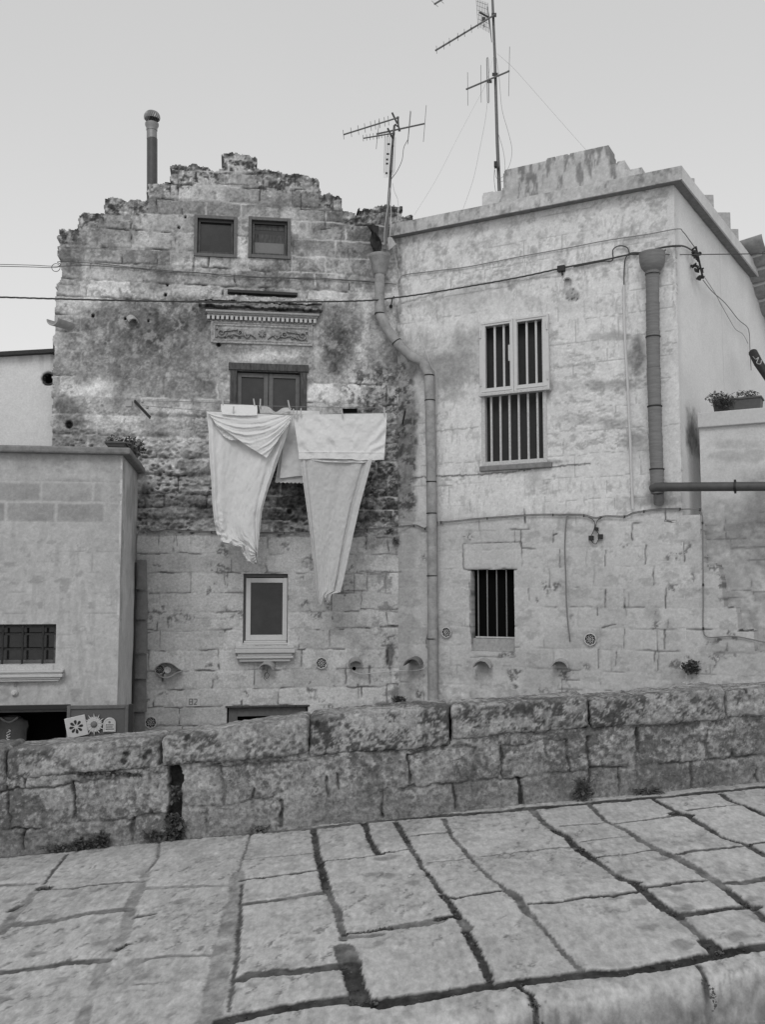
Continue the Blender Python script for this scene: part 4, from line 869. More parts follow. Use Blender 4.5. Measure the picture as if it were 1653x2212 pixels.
MB().lathe(LB.pt(u, v, .12), [(.0005, .04), (.02, .036), (.034, .016), (.036, 0)], 18, cN).build('face', M['terracotta'], sn, smooth=True)
for k in range(24):
    t = k * math.pi / 12; L_ = .115 if k % 2 == 0 else .085; m = MB(); wv = .006
    pts = [(.03, -.006), (.055, -.010 + wv), (.075, -.006), (L_, wv), (.075, .008), (.055, .010 + wv), (.03, .006)]
    m.add([prt(LB, u, v, p, t, d) for d in (.118, .130 + .004 * (k % 2)) for p in pts], [tuple(range(7))[::-1], tuple(range(7, 14))] + [(i, (i + 1) % 7, 7 + (i + 1) % 7, 7 + i) for i in range(7)]); m.build('ray', M['ceramic'], sn)
u, v = uvb(235.5, 1566); aq = thing('arched_plaque', 'small round topped pale ceramic plaque with a raised border, rightmost on the board', 'plaque', LB.pt(u, v, .12), 'ceramics on the display board')
def arch(hw, h, n=10): return [(-hw, -h), (hw, -h)] + [(hw * math.cos(math.pi * i / n), h - hw + hw * math.sin(math.pi * i / n)) for i in range(n + 1)]
def slab(m, pts, d0, d1):
    n = len(pts); m.add([LB.pt(u + p[0], v + p[1], d) for d in (d0, d1) for p in pts], [tuple(range(n))[::-1], tuple(range(n, 2 * n))] + [(i, (i + 1) % n, n + (i + 1) % n, n + i) for i in range(n)])
m = MB(); slab(m, arch(.064, .075), .11, .13); m.build('slab', M['ceramic'], aq, bevel=.003)
m = MB(); pa = arch(.053, .064); pa.append(pa[0]); m.tube([LB.pt(u + p[0], v + p[1], .131) for p in pa], .0045, 6, False); m.build('border', M['ceramic'], aq)
m = MB()
for r in range(3):
    x = -.036
    while x < .036: wd = random.uniform(.004, .012); m.pbox(LB, u + x, u + x + wd, v - .05 + r * .022, v - .037 + r * .022, .129, .133); x += wd + .004
m.lathe(LB.pt(u, v + .028, .128), [(.0005, .006), (.012, .004), (.014, 0)], 10, cN); m.build('relief', M['terracotta'], aq)
# dark garment on show in the doorway
u, v = map(float, LB.uv(22, 1580, -.3)); gm = thing('display_garment', 'dark shiny sleeveless garment with a white squiggle print hanging in the dark doorway', 'garment', LB.pt(u, v, -.3))
def prof(y): return .17 - .05 * ss(.05, .30, np.array(y)) + .02 * math.sin(y * 20)
vs = []; n = 20
for i in range(14):
    y = .16 - i * .05
    for k in range(n):
        a = 2 * math.pi * k / n; r = float(prof(max(y, 0))) if y < .14 else .09
        vs.append(LB.pt(u + r * math.cos(a) * (1 + .05 * math.sin(3 * a)), v + y, -.3 + .09 * math.sin(a)))
MB().add(vs, [(i * n + k, i * n + (k + 1) % n, (i + 1) * n + (k + 1) % n, (i + 1) * n + k) for i in range(13) for k in range(n)]).build('body', M['pipegrey'], gm, smooth=True)
MB().tube(spline([LB.pt(u - .09 + .02 * i, v + .16 - .05 * math.sin(i / 9 * math.pi), -.215 + .01) for i in range(10)], 3), .012, 8).build('collar', M['grey'], gm, smooth=True)
m = MB()
for j in range(5): m.tube(spline([LB.pt(u + .02 * math.sin(k * 1.7 + j), v + .03 - j * .035 - k * .012, -.205) for k in range(4)], 4), .005, 6)
m.build('squiggle_print', M['white'], gm)
# far left wall
nb = thing('neighbour_wall', 'bright white wall at the far left above the dark coping, with a dark capping', 'wall', LW.pt(-4.8, 1.6))
e0 = float(LW.uv(119, 850)[0]); vt_ = float(LW.uv(100, 765)[1])
relief('wall', LW, e0 - 2.5, e0 + .1, 0.0, vt_, .02, lambda U, V, X, Y: (.003 * fbm(U * 3, V * 3, 4, 6) - .14 * ss(14, 11, np.hypot(X - 104, Y - 818)), alb(lerp(180 + 4 * fbm(U * 3, V * 3, 4, 7) + 3 * fbm(U * 20, V * 20, 3, 8) - 20 * ss(.2, .6, fbm(U * 14, V * 1.5, 3, 5)) * ss(40, 0, Y - 765), 14, ss(14, 12, np.hypot(X - 104, Y - 818))))), M['plaster'], nb, (), None, .3)
ca = LW.at(-40, 768, .04); cb_ = LW.at(120, 759, .04)
MB().bar(ca, cb_, .12, .045).build('capping', M['iron'], nb)
MB().tube([LW.at(119, 766, .05), LW.at(119, 748, .05), LW.at(118, 732, .05)], .03, 8).build('capping_end', M['iron'], nb)
c = LW.at(104, 818, 0); cn = Vector((LW.N[0], LW.N[1], 0)); MB().lathe(c, [(.075, -.05), (.078, .015), (.068, .018), (.066, -.05)], 20, cn).build('pipe_mouth', M['pipegrey'], nb, smooth=True)
# ================================================================ PARAPET
YW = 6.8
PW = Plane(0, YW, 0)
par = thing('parapet_wall', 'low lichen stained stone parapet with big coping blocks running along the ramp', 'wall', (0, YW, .07))
pz = lambda u: GA + GB * u
J5 = lambda x, y: tuple(float(q) for q in PW.uv(.5 * x, 1421.6 + .5 * y))
J6 = lambda x, y: tuple(float(q) for q in PW.uv(826.5 + .5 * x, 1421.6 + .5 * y))
# joints: polyline, width, grey
PJ = []
def pj(f, pts, w, g): PJ.append(([f(*p) for p in pts], w, g))
pj(J5, [(30, 560), (36, 740)], .006, 60); pj(J5, [(100, 515), (106, 560), (0, 580)], .006, 60); pj(J5, [(310, 540), (318, 600), (320, 700)], .014, 44); pj(J5, [(110, 560), (200, 560), (310, 545)], .006, 80)
pj(J5, [(0, 745), (95, 742), (200, 730), (320, 712), (430, 705), (570, 695)], .008, 66); pj(J5, [(97, 742), (100, 835)], .009, 56); pj(J5, [(435, 705), (432, 755)], .012, 50); pj(J5, [(310, 540), (500, 520), (640, 505), (725, 495)], .005, 74)
pj(J5, [(645, 500), (650, 580), (655, 670)], .010, 52); pj(J5, [(570, 690), (575, 790)], .012, 60); pj(J5, [(570, 690), (655, 672), (720, 670)], .006, 70)
pj(J5, [(757, 480), (755, 620), (752, 780)], .062, 30); pj(J5, [(785, 485), (955, 460)], .006, 84); pj(J5, [(955, 470), (960, 560), (967, 635)], .006, 74); pj(J5, [(890, 655), (892, 760)], .009, 56); pj(J5, [(1090, 560), (1095, 610)], .008, 70)
pj(J5, [(790, 640), (960, 640), (1180, 600)], .004, 104); pj(J5, [(1215, 620), (1215, 720)], .012, 60); pj(J5, [(1410, 520), (1415, 600)], .010, 58); pj(J5, [(1460, 500), (1465, 570)], .008, 76); pj(J5, [(1648, 580), (1650, 690)], .012, 44); pj(J5, [(800, 640), (1000, 655)], .003, 100)
pj(J5, [(960, 470), (1090, 460), (1330, 440)], .005, 84)
pj(J6, [(110, 420), (118, 490), (118, 555)], .010, 50); pj(J6, [(85, 560), (140, 552)], .018, 44); pj(J6, [(400, 380), (405, 460), (410, 530)], .012, 48); pj(J6, [(510, 385), (520, 460)], .009, 60); pj(J6, [(515, 460), (525, 520)], .006, 74)
pj(J6, [(0, 575), (160, 555), (300, 545), (440, 530), (600, 520), (720, 505), (880, 490)], .006, 76); pj(J6, [(800, 360), (808, 430), (812, 495)], .009, 56); pj(J6, [(890, 350), (895, 440), (900, 600)], .012, 56)
pj(J6, [(303, 550), (308, 600), (310, 655)], .010, 50); pj(J6, [(595, 525), (600, 580), (605, 640)], .022, 48); pj(J6, [(1100, 310), (1105, 400), (1108, 465)], .012, 52); pj(J6, [(1510, 290), (1515, 420)], .012, 62); pj(J6, [(1020, 480), (1030, 590)], .008, 66)
pj(J6, [(900, 480), (1150, 468), (1300, 450), (1510, 430), (1653, 425)], .007, 74); pj(J6, [(1335, 450), (1338, 560)], .009, 64); pj(J6, [(1620, 480), (1625, 540)], .010, 56); pj(J6, [(1405, 310), (1406, 420)], .006, 74); pj(J6, [(115, 420), (250, 390), (400, 385)], .005, 84); pj(J6, [(520, 385), (800, 350)], .004, 90)
PJ.append(([(-3.6, -.55 + .0), (-3.3, .2)], .01, 50))
def lichen(a, b, seed, amt=0.0):
    """0..1 masks of black spots and pale crust"""
    base = fbm(a * 3.2, b * 3.2, 3, seed); det = fbm(a * 24, b * 24, 5, seed + 1, .8)
    d = ss(-.02, .42, det * .8 + base * .55 + amt - .06); r = ss(.40, .24, worley(a * 21 + .5 * det, b * 21 + .3 * base, seed + 5)) * ss(.1, .4, fbm(a * 5, b * 5, 2, seed + 9)) * .8
    p = ss(.0, .45, fbm(a * 13, b * 13, 5, seed + 13, .75) - .1); return np.maximum(d, r), p
def pw_fields(U, V, X, Y):
    n = fbm(U * 3, V * 3, 4, 131); f = fbm(U * 24, V * 24, 4, 132, .65); uw = U + .012 * fbm(U * 14, V * 14, 3, 133); vw = V + .012 * fbm(U * 14, V * 14, 3, 134)
    hgt = V - pz(U); g = 118 + n * 12 + f * 12; d, p = lichen(U, V, 135, -.05)
    g = lerp(g, 158, p * .6 * ss(.1, .4, hgt)); g = lerp(g, 74, d * .8); g = lerp(g, 104, ss(.22, .0, hgt + .06 * n) * .55)
    g = lerp(g, 134, ss(.5, .56, hgt + .03 * n) * ss(-1.0, -.3, U) * ss(1.6, 1.2, U) * .9)
    H = .010 * n + .006 * f + .012 * fbm(U * 7, V * 7, 4, 136)
    near = np.full(U.shape, 9.)
    for pts, w, gj in PJ:
        xs = [q[0] for q in pts]; ys = [q[1] for q in pts]; k = (U > min(xs) - .12) & (U < max(xs) + .12) & (V > min(ys) - .12) & (V < max(ys) + .12)
        if not k.any(): continue
        q = segd(uw[k], vw[k], pts); near[k] = np.minimum(near[k], q - w / 2); wv = w * (1 + .5 * n[k])
        m_ = ss(wv * .5 + .006, wv * .5 - .001, q) * (1 if w > .02 else np.clip(.62 + .8 * fbm(U[k] * 4.5, V[k] * 4.5, 3, 139), 0, 1)); g[k] = lerp(g[k], gj, m_ * .85); H[k] -= (.09 if w > .05 else min(.05, w * 1.2 + .012)) * m_
    H -= .007 * ss(.022, 0, near)
    return H, alb(g)
u0, u1 = -3.7, 3.7
ztop = lambda u: 0
cop = []   # pixel outline of each coping stone's front face: x0, ytop0, ybot0, x1, ytop1, ybot1
P5 = lambda x: .5 * x
P5y = lambda y: 1421.6 + .5 * y
stones = [(-230, P5y(415), P5y(545), 10, P5y(398), P5y(548)), (15, P5y(402), P5y(527), 344, P5y(350), P5y(474)), (350, P5y(352), P5y(472), 664, P5y(268), P5y(410)), (669, P5y(262), P5y(420), 973, P5y(208), P5y(385)),
          (977, P5y(215), P5y(352), 1273, P5y(172), P5y(300)), (1277, P5y(186), P5y(308), 1566, P5y(132), P5y(264)), (1570, P5y(150), P5y(262), 1880, P5y(100), P5y(215))]
cell = lambda x, y: tuple(float(q) for q in PW.uv(x, y))
bots = [(cell(s[0], s[2]), cell(s[3], s[5])) for s in stones]
ppoly = [(-3.6, -1.2)] + [(q[0] + .0, q[1] + .02) for b in bots for q in b] + [(3.6, -1.2)]
def clampx(p): return (min(max(p[0], -3.6), 3.6), p[1])
ppoly = [clampx(p) for p in ppoly]
relief('block_wall', PW, -3.6, 3.6, -.5, .95, .0075, pw_fields, M['stone'], par, (), ppoly, .30)
MB().hexa([(x, y, z) for y in (YW + .30, YW + .55) for x, z in ((-6, -2.2), (6, -2.2), (6, .85), (-6, -.05))]).build('rear_face', M['street'], par)
def rock(name, x0, zt0, zb0, x1, zt1, zb1, ydepth, rad, seed, parent, m_, res=.011, y_front=YW, amp=.012, base_g=140, spots=1.0):
    """long rounded block with weathered surface; front face given by its four corners"""
    L = x1 - x0; hgt = (zt0 - zb0 + zt1 - zb1) / 2
    nx = int(L / res); nz = max(6, int(hgt / res)); ny = max(6, int(ydepth / (res * 1.6)))
    V = []; Qs = []; off = 0
    def face(a, b, fn):
        nonlocal off
        A_, B_ = np.meshgrid(np.linspace(-1, 1, a + 1), np.linspace(-1, 1, b + 1)); V.append(np.stack([q.ravel() for q in fn(A_, B_)], 1)); i = np.arange((a + 1) * (b + 1)).reshape(b + 1, a + 1) + off
        Qs.append(np.stack([i[:-1, :-1], i[:-1, 1:], i[1:, 1:], i[1:, :-1]], -1).reshape(-1, 4)); off += (a + 1) * (b + 1)
    o_ = lambda A: np.ones_like(A)
    face(nx, nz, lambda A, B: (A, -o_(A), B)); face(nx, ny, lambda A, B: (A, B, o_(A))); face(nx, ny, lambda A, B: (A, -B, -o_(A))); face(nx // 2, nz // 2, lambda A, B: (-A, o_(A), B))
    face(ny, nz, lambda A, B: (o_(A), A, B)); face(ny, nz, lambda A, B: (-o_(A), -A, B))
    P_ = np.concatenate(V); h = np.array([L / 2, ydepth / 2, hgt / 2]); q = P_ * h
    inner = np.clip(q, -(h - rad), h - rad); dlt = q - inner; ln = np.linalg.norm(dlt, axis=1, keepdims=True); cheb = np.max(np.abs(dlt), axis=1, keepdims=True)
    nrm = dlt / np.maximum(ln, 1e-9); q = inner + nrm * np.where(cheb > 0, rad, 0)
    s = q[:, 0] + seed * 3.7; a = q[:, 1]; b = q[:, 2]
    q = q + nrm * ((fbm3(s * 2.2, a * 2.2, b * 2.2, 3, seed) * amp * 1.1 + fbm3(s * 9, a * 9, b * 9, 3, seed + 1) * amp * .55 + fbm3(s * 34, a * 34, b * 34, 3, seed + 2) * amp * .42)[:, None])
    tx = (q[:, 0] / L + .5); xm = x0 + tx * L; zt = zt0 + (zt1 - zt0) * tx; zb = zb0 + (zb1 - zb0) * tx
    z = zb + (q[:, 2] / hgt + .5) * (zt - zb); y = y_front + ydepth / 2 + q[:, 1]
    isTop = ss(hgt * .30, hgt * .46, q[:, 2]); isF = ss(-ydepth * .35, -ydepth * .48, q[:, 1])
    d, p = lichen(s + a * .9, b * 1.1 + a * .6, seed * 11 + 3, (.35 * spots - .33)); n = fbm3(s * 3, a * 3, b * 3, 3, seed + 4); f = fbm3(s * 30, a * 30, b * 30, 3, seed + 6)
    g = base_g + n * 10 + f * 16; g = lerp(g, 156, p * .5); g = lerp(g, 60, d * .85 * (1 - .2 * isTop) * spots); det0 = fbm(s * 30, b * 30, 3, 4); strk = ss(0, .35, fbm(s * 6, a * 34, 4, seed + 8)); g = lerp(g, 96, isTop * strk * .55); g = lerp(g, 34, isF * ss(.17, .10, worley(s * 6, b * 6, seed + 77) + .03 * det0) * ss(.1, .3, fbm(s * 2, b * 2, 2, seed)) * .8)
    return link(name, npmesh(name, np.stack([xm, y, z], 1), np.concatenate(Qs), alb(g)), m_, parent)
for i, s_ in enumerate(stones):
    y_f = YW - .035 + .012 * math.sin(i * 2.3); Pp = Plane(0, y_f, 0)
    a0_, t0_ = map(float, Pp.uv(s_[0], s_[1])); _, b0_ = map(float, Pp.uv(s_[0], s_[2])); a1_, t1_ = map(float, Pp.uv(s_[3], s_[4])); _, b1_ = map(float, Pp.uv(s_[3], s_[5]))
    rock('coping_stone', a0_, t0_ + .012, b0_, a1_, t1_ + .012, b1_,   .40, .032, i + 2, par, M['stone'], y_front=y_f, base_g=122, spots=(.85, .9, 1.0, 1.15, 1.15, 1.12, 1.1)[i])
# ================================================================ PAVING
G7 = lambda x, y: tuple(float(q) for q in gpt(.5 * x, 1719.1 + .5 * y))
G8 = lambda x, y: tuple(float(q) for q in gpt(826.5 + .5 * x, 1686 + .5 * y))
GJ = []
def gj(f, pts, w, g, hgt=1.0):
    q = [f(*p) for p in pts]; dx = abs(q[-1][0] - q[0][0]); dy = abs(q[-1][1] - q[0][1])
    GJ.append((q, w * (1.55 if dy < dx * .45 else 1.0), g, hgt))
gj(G7, [(0, 262), (300, 232), (700, 190), (1050, 160), (1360, 138), (1653, 105)], .045, 92, .5)
gj(G7, [(290, 250), (240, 310), (190, 375)], .016, 74); gj(G7, [(190, 385), (150, 410), (60, 510), (0, 590)], .05, 108); gj(G7, [(175, 392), (210, 392)], .05, 56); gj(G7, [(40, 490), (90, 465)], .03, 66)
gj(G7, [(690, 190), (680, 265), (630, 330)], .018, 100); gj(G7, [(630, 330), (600, 400), (560, 480), (540, 600), (460, 700), (400, 830), (350, 990)], .055, 122, .5); gj(G7, [(590, 520), (660, 508)], .025, 66); gj(G7, [(510, 660), (548, 640)], .03, 62)
gj(G7, [(1085, 160), (1050, 260), (1020, 350)], .012, 96); gj(G7, [(1030, 330), (1005, 480), (990, 580), (960, 700), (930, 830), (910, 990)], .085, 124, .5); gj(G7, [(1045, 380), (1040, 480), (1028, 600), (1025, 700), (1000, 830), (990, 930)], .014, 72)
gj(G7, [(1355, 135), (1365, 220), (1375, 260)], .035, 60); gj(G7, [(1375, 260), (1395, 330), (1412, 400)], .045, 44); gj(G7, [(1412, 400), (1450, 480), (1475, 560), (1490, 620)], .03, 84); gj(G7, [(1490, 650), (1510, 720)], .075, 84); gj(G7, [(1510, 730), (1530, 800), (1560, 880)], .07, 44)
gj(G7, [(1570, 105), (1600, 190), (1635, 250)], .038, 52)
gj(G7, [(0, 385), (150, 376)], .03, 108); gj(G7, [(160, 400), (300, 395), (450, 375), (620, 365)], .022, 92); gj(G7, [(50, 550), (180, 545), (260, 530), (400, 500), (550, 488)], .04, 92); gj(G7, [(0, 762), (150, 745), (300, 720), (460, 708)], .032, 76)
gj(G7, [(640, 395), (1000, 382)], .03, 124, .4); gj(G7, [(590, 722), (640, 700), (720, 690), (920, 684)], .018, 112); gj(G7, [(1045, 272), (1200, 258), (1350, 246)], .010, 92); gj(G7, [(1045, 360), (1140, 350), (1250, 335), (1360, 320)], .022, 62)
gj(G7, [(1050, 465), (1200, 445), (1410, 412)], .035, 88); gj(G7, [(1040, 790), (1080, 770), (1200, 760), (1330, 752), (1470, 735)], .035, 72); gj(G7, [(960, 972), (1080, 945), (1200, 920), (1350, 895), (1480, 880), (1653, 888)], .045, 44)
gj(G7, [(1380, 282), (1500, 268), (1653, 250)], .016, 58); gj(G7, [(1490, 590), (1560, 585), (1653, 570)], .02, 54); gj(G7, [(1490, 608), (1653, 592)], .03, 100); gj(G7, [(590, 810), (700, 800)], .01, 104)
gj(G8, [(0, 168), (300, 148), (600, 125), (900, 98), (1300, 62), (1653, 25)], .045, 60, .5)
gj(G8, [(55, 175), (85, 220), (110, 270)], .038, 52); gj(G8, [(110, 270), (150, 330), (170, 370)], .03, 74); gj(G8, [(170, 370), (215, 420), (250, 480)], .022, 60); gj(G8, [(260, 490), (300, 540), (330, 590)], .035, 44); gj(G8, [(340, 600), (370, 640)], .05, 90); gj(G8, [(360, 650), (400, 720), (440, 790), (470, 870)], .04, 42)
gj(G8, [(265, 165), (300, 240), (380, 330), (470, 420), (540, 470)], .024, 84); gj(G8, [(540, 470), (590, 510), (620, 560), (650, 580)], .042, 86); gj(G8, [(650, 580), (700, 640), (780, 740), (840, 800), (880, 840)], .026, 84)
gj(G8, [(650, 130), (700, 180), (740, 210)], .04, 84); gj(G8, [(740, 210), (800, 240), (850, 290), (915, 335)], .045, 46); gj(G8, [(915, 335), (1000, 400)], .03, 74); gj(G8, [(1000, 400), (1050, 430), (1110, 440)], .035, 48); gj(G8, [(1080, 440), (1150, 490), (1200, 540), (1280, 590)], .036, 50); gj(G8, [(1280, 590), (1350, 650), (1400, 690)], .034, 84); gj(G8, [(1400, 690), (1430, 720), (1470, 750)], .07, 44)
gj(G8, [(890, 100), (960, 170), (1060, 215), (1110, 250)], .036, 84); gj(G8, [(1110, 250), (1180, 290), (1290, 340), (1420, 420), (1490, 470)], .042, 88); gj(G8, [(1490, 470), (1550, 520), (1600, 545), (1660, 600)], .032, 58)
gj(G8, [(1170, 80), (1240, 120), (1290, 140)], .03, 64); gj(G8, [(1260, 140), (1320, 150)], .07, 44); gj(G8, [(1320, 155), (1390, 195), (1470, 240), (1570, 270), (1660, 325)], .032, 56); gj(G8, [(1460, 55), (1510, 90), (1560, 105), (1660, 155)], .034, 56)
gj(G8, [(0, 310), (50, 305), (110, 295)], .018, 54); gj(G8, [(0, 630), (40, 635)], .028, 44); gj(G8, [(40, 632), (150, 615), (240, 600)], .05, 100); gj(G8, [(240, 590), (320, 582)], .028, 46)
gj(G8, [(0, 955), (150, 935), (300, 905), (480, 880), (600, 862), (720, 850), (870, 835), (1010, 830), (1100, 812), (1180, 800), (1300, 785), (1430, 755), (1520, 735), (1660, 712)], .055, 42, 1.2)
gj(G8, [(130, 235), (220, 228), (300, 222)], .022, 56); gj(G8, [(200, 350), (290, 342), (370, 333)], .010, 92); gj(G8, [(270, 500), (320, 505), (400, 490), (520, 473)], .022, 52); gj(G8, [(415, 325), (600, 302), (830, 280)], .012, 88)
gj(G8, [(640, 530), (770, 522), (900, 500), (1000, 495), (1090, 480)], .020, 56); gj(G8, [(770, 195), (860, 188), (960, 180)], .018, 92); gj(G8, [(860, 258), (950, 246), (1040, 235)], .012, 74); gj(G8, [(930, 326), (1060, 312), (1180, 293)], .012, 70); gj(G8, [(1010, 180), (1100, 172), (1200, 160), (1270, 150)], .020, 84)
gj(G8, [(1130, 462), (1220, 452), (1240, 442), (1390, 430)], .022, 54); gj(G8, [(1285, 314), (1360, 300), (1450, 295), (1570, 275)], .022, 72); gj(G8, [(1280, 582), (1400, 565), (1550, 542), (1620, 545)], .030, 50); gj(G8, [(1500, 440), (1560, 440), (1660, 420)], .034, 70); gj(G8, [(1320, 128), (1420, 118), (1520, 106)], .018, 78); gj(G8, [(1590, 272), (1660, 262)], .024, 52)
gj(G8, [(590, 880), (640, 915), (660, 960), (690, 1060)], .022, 48); gj(G8, [(1365, 800), (1420, 890), (1445, 1000)], .016, 50); gj(G8, [(-200, 340), (-200, 341)], .001, 90)
GJ.append(([(-3.6, 3.9), (-2.4, 4.0)], .03, 90, 1)); GJ += [([(x, 6.75 - .0 * x), (x + .5, 5.2), (x + 1.0, 3.0)], .035, 58, 1) for x in (2.8, 3.25)] + [([(2.1, y), (3.9, y + .12)], .035, 62, 1) for y in (3.9, 4.35, 4.9)]; GJ.append(([(2.2, 3.4), (3.8, 3.7)], .03, 70, 1)); GJ.append(([(3.1, 6.6), (4.4, 5.0)], .04, 60, 1)); GJ.append(([(-3.5, 6.2), (-3.1, 5)], .04, 90, 1))
EDGE = [(-4.6, 2.5)] + [G8(x, y) for x, y in ((-300, 1200), (250, 1078), (500, 1040), (640, 1000), (700, 985), (900, 962), (1200, 925), (1420, 880), (1460, 862), (1660, 830))] + [(4.6, 4.35)]
ex = np.array([p[0] for p in EDGE]); ey = np.array([p[1] for p in EDGE])
pav = thing('x', 'x', 'x'); bpy.data.objects.remove(pav)
xs = np.arange(-3.55, 3.85, .0085); ysn = [2.75]
while ysn[-1] < YW + .02: ysn.append(ysn[-1] + .0052 + .0050 * (ysn[-1] - 2.75) / 4)
ysn = np.array(ysn); GX, GY = np.meshgrid(xs, ysn)
n = fbm(GX * 3, GY * 3, 4, 141); f = fbm(GX * 34, GY * 15, 4, 142, .7); bigm = fbm(GX * .9, GY * .9, 3, 143)
wx = GX + .0045 * fbm(GX * 10, GY * 10, 4, 144, .6) + .004 * fbm(GX * 50, GY * 50, 2, 145); wy = GY + .0045 * fbm(GX * 10, GY * 10, 4, 146, .6) + .004 * fbm(GX * 50, GY * 50, 2, 147)
g = 151 + n * 7 + f * 9 + bigm * 5
stn = ss(.18, .5, fbm(GX * 6, GY * 3.2, 5, 148, .7)); g = lerp(g, 122, stn * .42); pt1 = ss(.36, .12, worley(GX * 19 + .6 * f, GY * 9 + .6 * n, 161)) * ss(.0, .4, fbm(GX * 3, GY * 3, 3, 162)); g = lerp(g, 104, pt1 * .5); pt2 = ss(.2, .08, worley(GX * 10 + .4 * f, GY * 5 + .4 * f, 164)) * ss(-.1, .3, fbm(GX * 2, GY * 2, 2, 165)); g = lerp(g, 84, pt2 * .6); g = lerp(g, 172, ss(.25, .5, fbm(GX * 16, GY * 7, 4, 166, .7)) * .22); g = lerp(g, 166, ss(.2, .6, fbm(GX * 5, GY * 7, 5, 149, .6)) * .35)
g = lerp(g, 96, ss(.2, .07, worley(GX * 3.1, GY * 3.1, 150) + .06 * fbm(GX * 24, GY * 24, 3, 151)) * ss(0, .4, fbm(GX * 1.5, GY * 1.5, 2, 152)) * .55)
H = .0015 * n + .0012 * f + .004 * bigm + .0015 * fbm(GX * 8, GY * 8, 3, 153) - .0035 * ss(.25, .5, fbm(GX * 16, GY * 7, 4, 154)); near = np.full(GX.shape, 9.)
for pts, w, gjv, hk in GJ:
    px_ = [q[0] for q in pts]; py_ = [q[1] for q in pts]; k = np.nonzero((GX > min(px_) - .14) & (GX < max(px_) + .14) & (GY > min(py_) - .14) & (GY < max(py_) + .14))
    if len(k[0]) == 0: continue
    q = segd(wx[k], wy[k], pts); near[k] = np.minimum(near[k], q - w / 2); wv = w * (1 + .35 * n[k]) * 1.02
    m_ = ss(wv * .5 + .005, wv * .5 - .001, q); g[k] = lerp(g[k], gjv + 12 * f[k] + 22 * fbm(GX[k] * 9, GY[k] * 9, 4, 171, .7), m_ * .95); H[k] -= (.004 + (.004 if gjv < 70 else 0)) * hk * m_
H -= .0022 * ss(.014, 0, near)
ed = GY - np.interp(GX + .0, ex, ey) - .03 + .010 * n; drop = ss(.035, -.035, ed); H -= .16 * drop + .02 * ss(.10, .0, ed)
g = lerp(g, 104 + 34 * fbm(GX * 13, ed * 60, 5, 155, .75), ss(.03, -.01, ed + .01 * f) * ss(-.09, -.04, ed) * .85)
H -= .003 * pt1; Z = gz(GX, GY) + H
idx = np.arange(GX.size).reshape(GX.shape); Qg = np.stack([idx[:-1, :-1], idx[:-1, 1:], idx[1:, 1:], idx[1:, :-1]], -1).reshape(-1, 4)
o = link('paving', npmesh('paving', np.stack([GX.ravel(), GY.ravel(), Z.ravel()], 1), Qg, alb(g, .98).ravel()), M['paving']); o['kind'] = 'structure'
m = MB(); 
for x0, x1, y0, y1 in ((-9, 9, -6, 2.76), (-9, -3.54, 2.76, YW + .3), (3.84, 9, 2.76, YW + .3)): m.add([(x0, y0, gz(x0, y0) - .2), (x1, y0, gz(x1, y0) - .2), (x1, y1, gz(x1, y1) - .02), (x0, y1, gz(x0, y1) - .02)], [(0, 1, 2, 3)])
o = m.build('ramp_ground', M['street']); o['kind'] = 'structure'
o = MB().add([(-300, YW + .3, -2.0), (300, YW + .3, -2.0), (300, 600, -2.0), (-300, 600, -2.0)], [(0, 1, 2, 3)]).build('lower_street', M['street']); o['kind'] = 'structure'
# ================================================================ WASHING
def P6(x, y): return (423.2 + .28 * x, 846.3 + .28 * y)
def plen(p):
    d = [0]
    for a, b in zip(p[:-1], p[1:]): d.append(d[-1] + math.hypot(b[0] - a[0], b[1] - a[1]))
    return np.array(d) / d[-1]
def poly_at(p, t):
    s = plen(p); return np.interp(t, s, [q[0] for q in p]), np.interp(t, s, [q[1] for q in p])
def cloth(name, layers, mat_, parent=None):
    V = []; Q_ = []; off = 0
    for Lp, Rp, dfn, ns, nt in layers:
        S, T = np.meshgrid(np.linspace(0, 1, ns + 1), np.linspace(0, 1, nt + 1)); lx, ly = poly_at(Lp, T); rx, ry = poly_at(Rp, T)
        X = lx + (rx - lx) * S; Y = ly + (ry - ly) * S; d, dX, dY = dfn(S, T, X, Y); X = X + dX; Y = Y + dY
        u, v = LF.uv(X, Y, d); x, y, z = LF.w(u, v, d); V.append(np.stack([x.ravel(), y.ravel(), z.ravel()], 1))
        i = np.arange(S.size).reshape(S.shape) + off; Q_.append(np.stack([i[:-1, :-1], i[:-1, 1:], i[1:, 1:], i[1:, :-1]], -1).reshape(-1, 4)); off += S.size
    return link(name, npmesh(name, np.concatenate(V), np.concatenate(Q_)), mat_, parent)
DA, DB = .42, .52
Z0 = lambda S: 0 * S
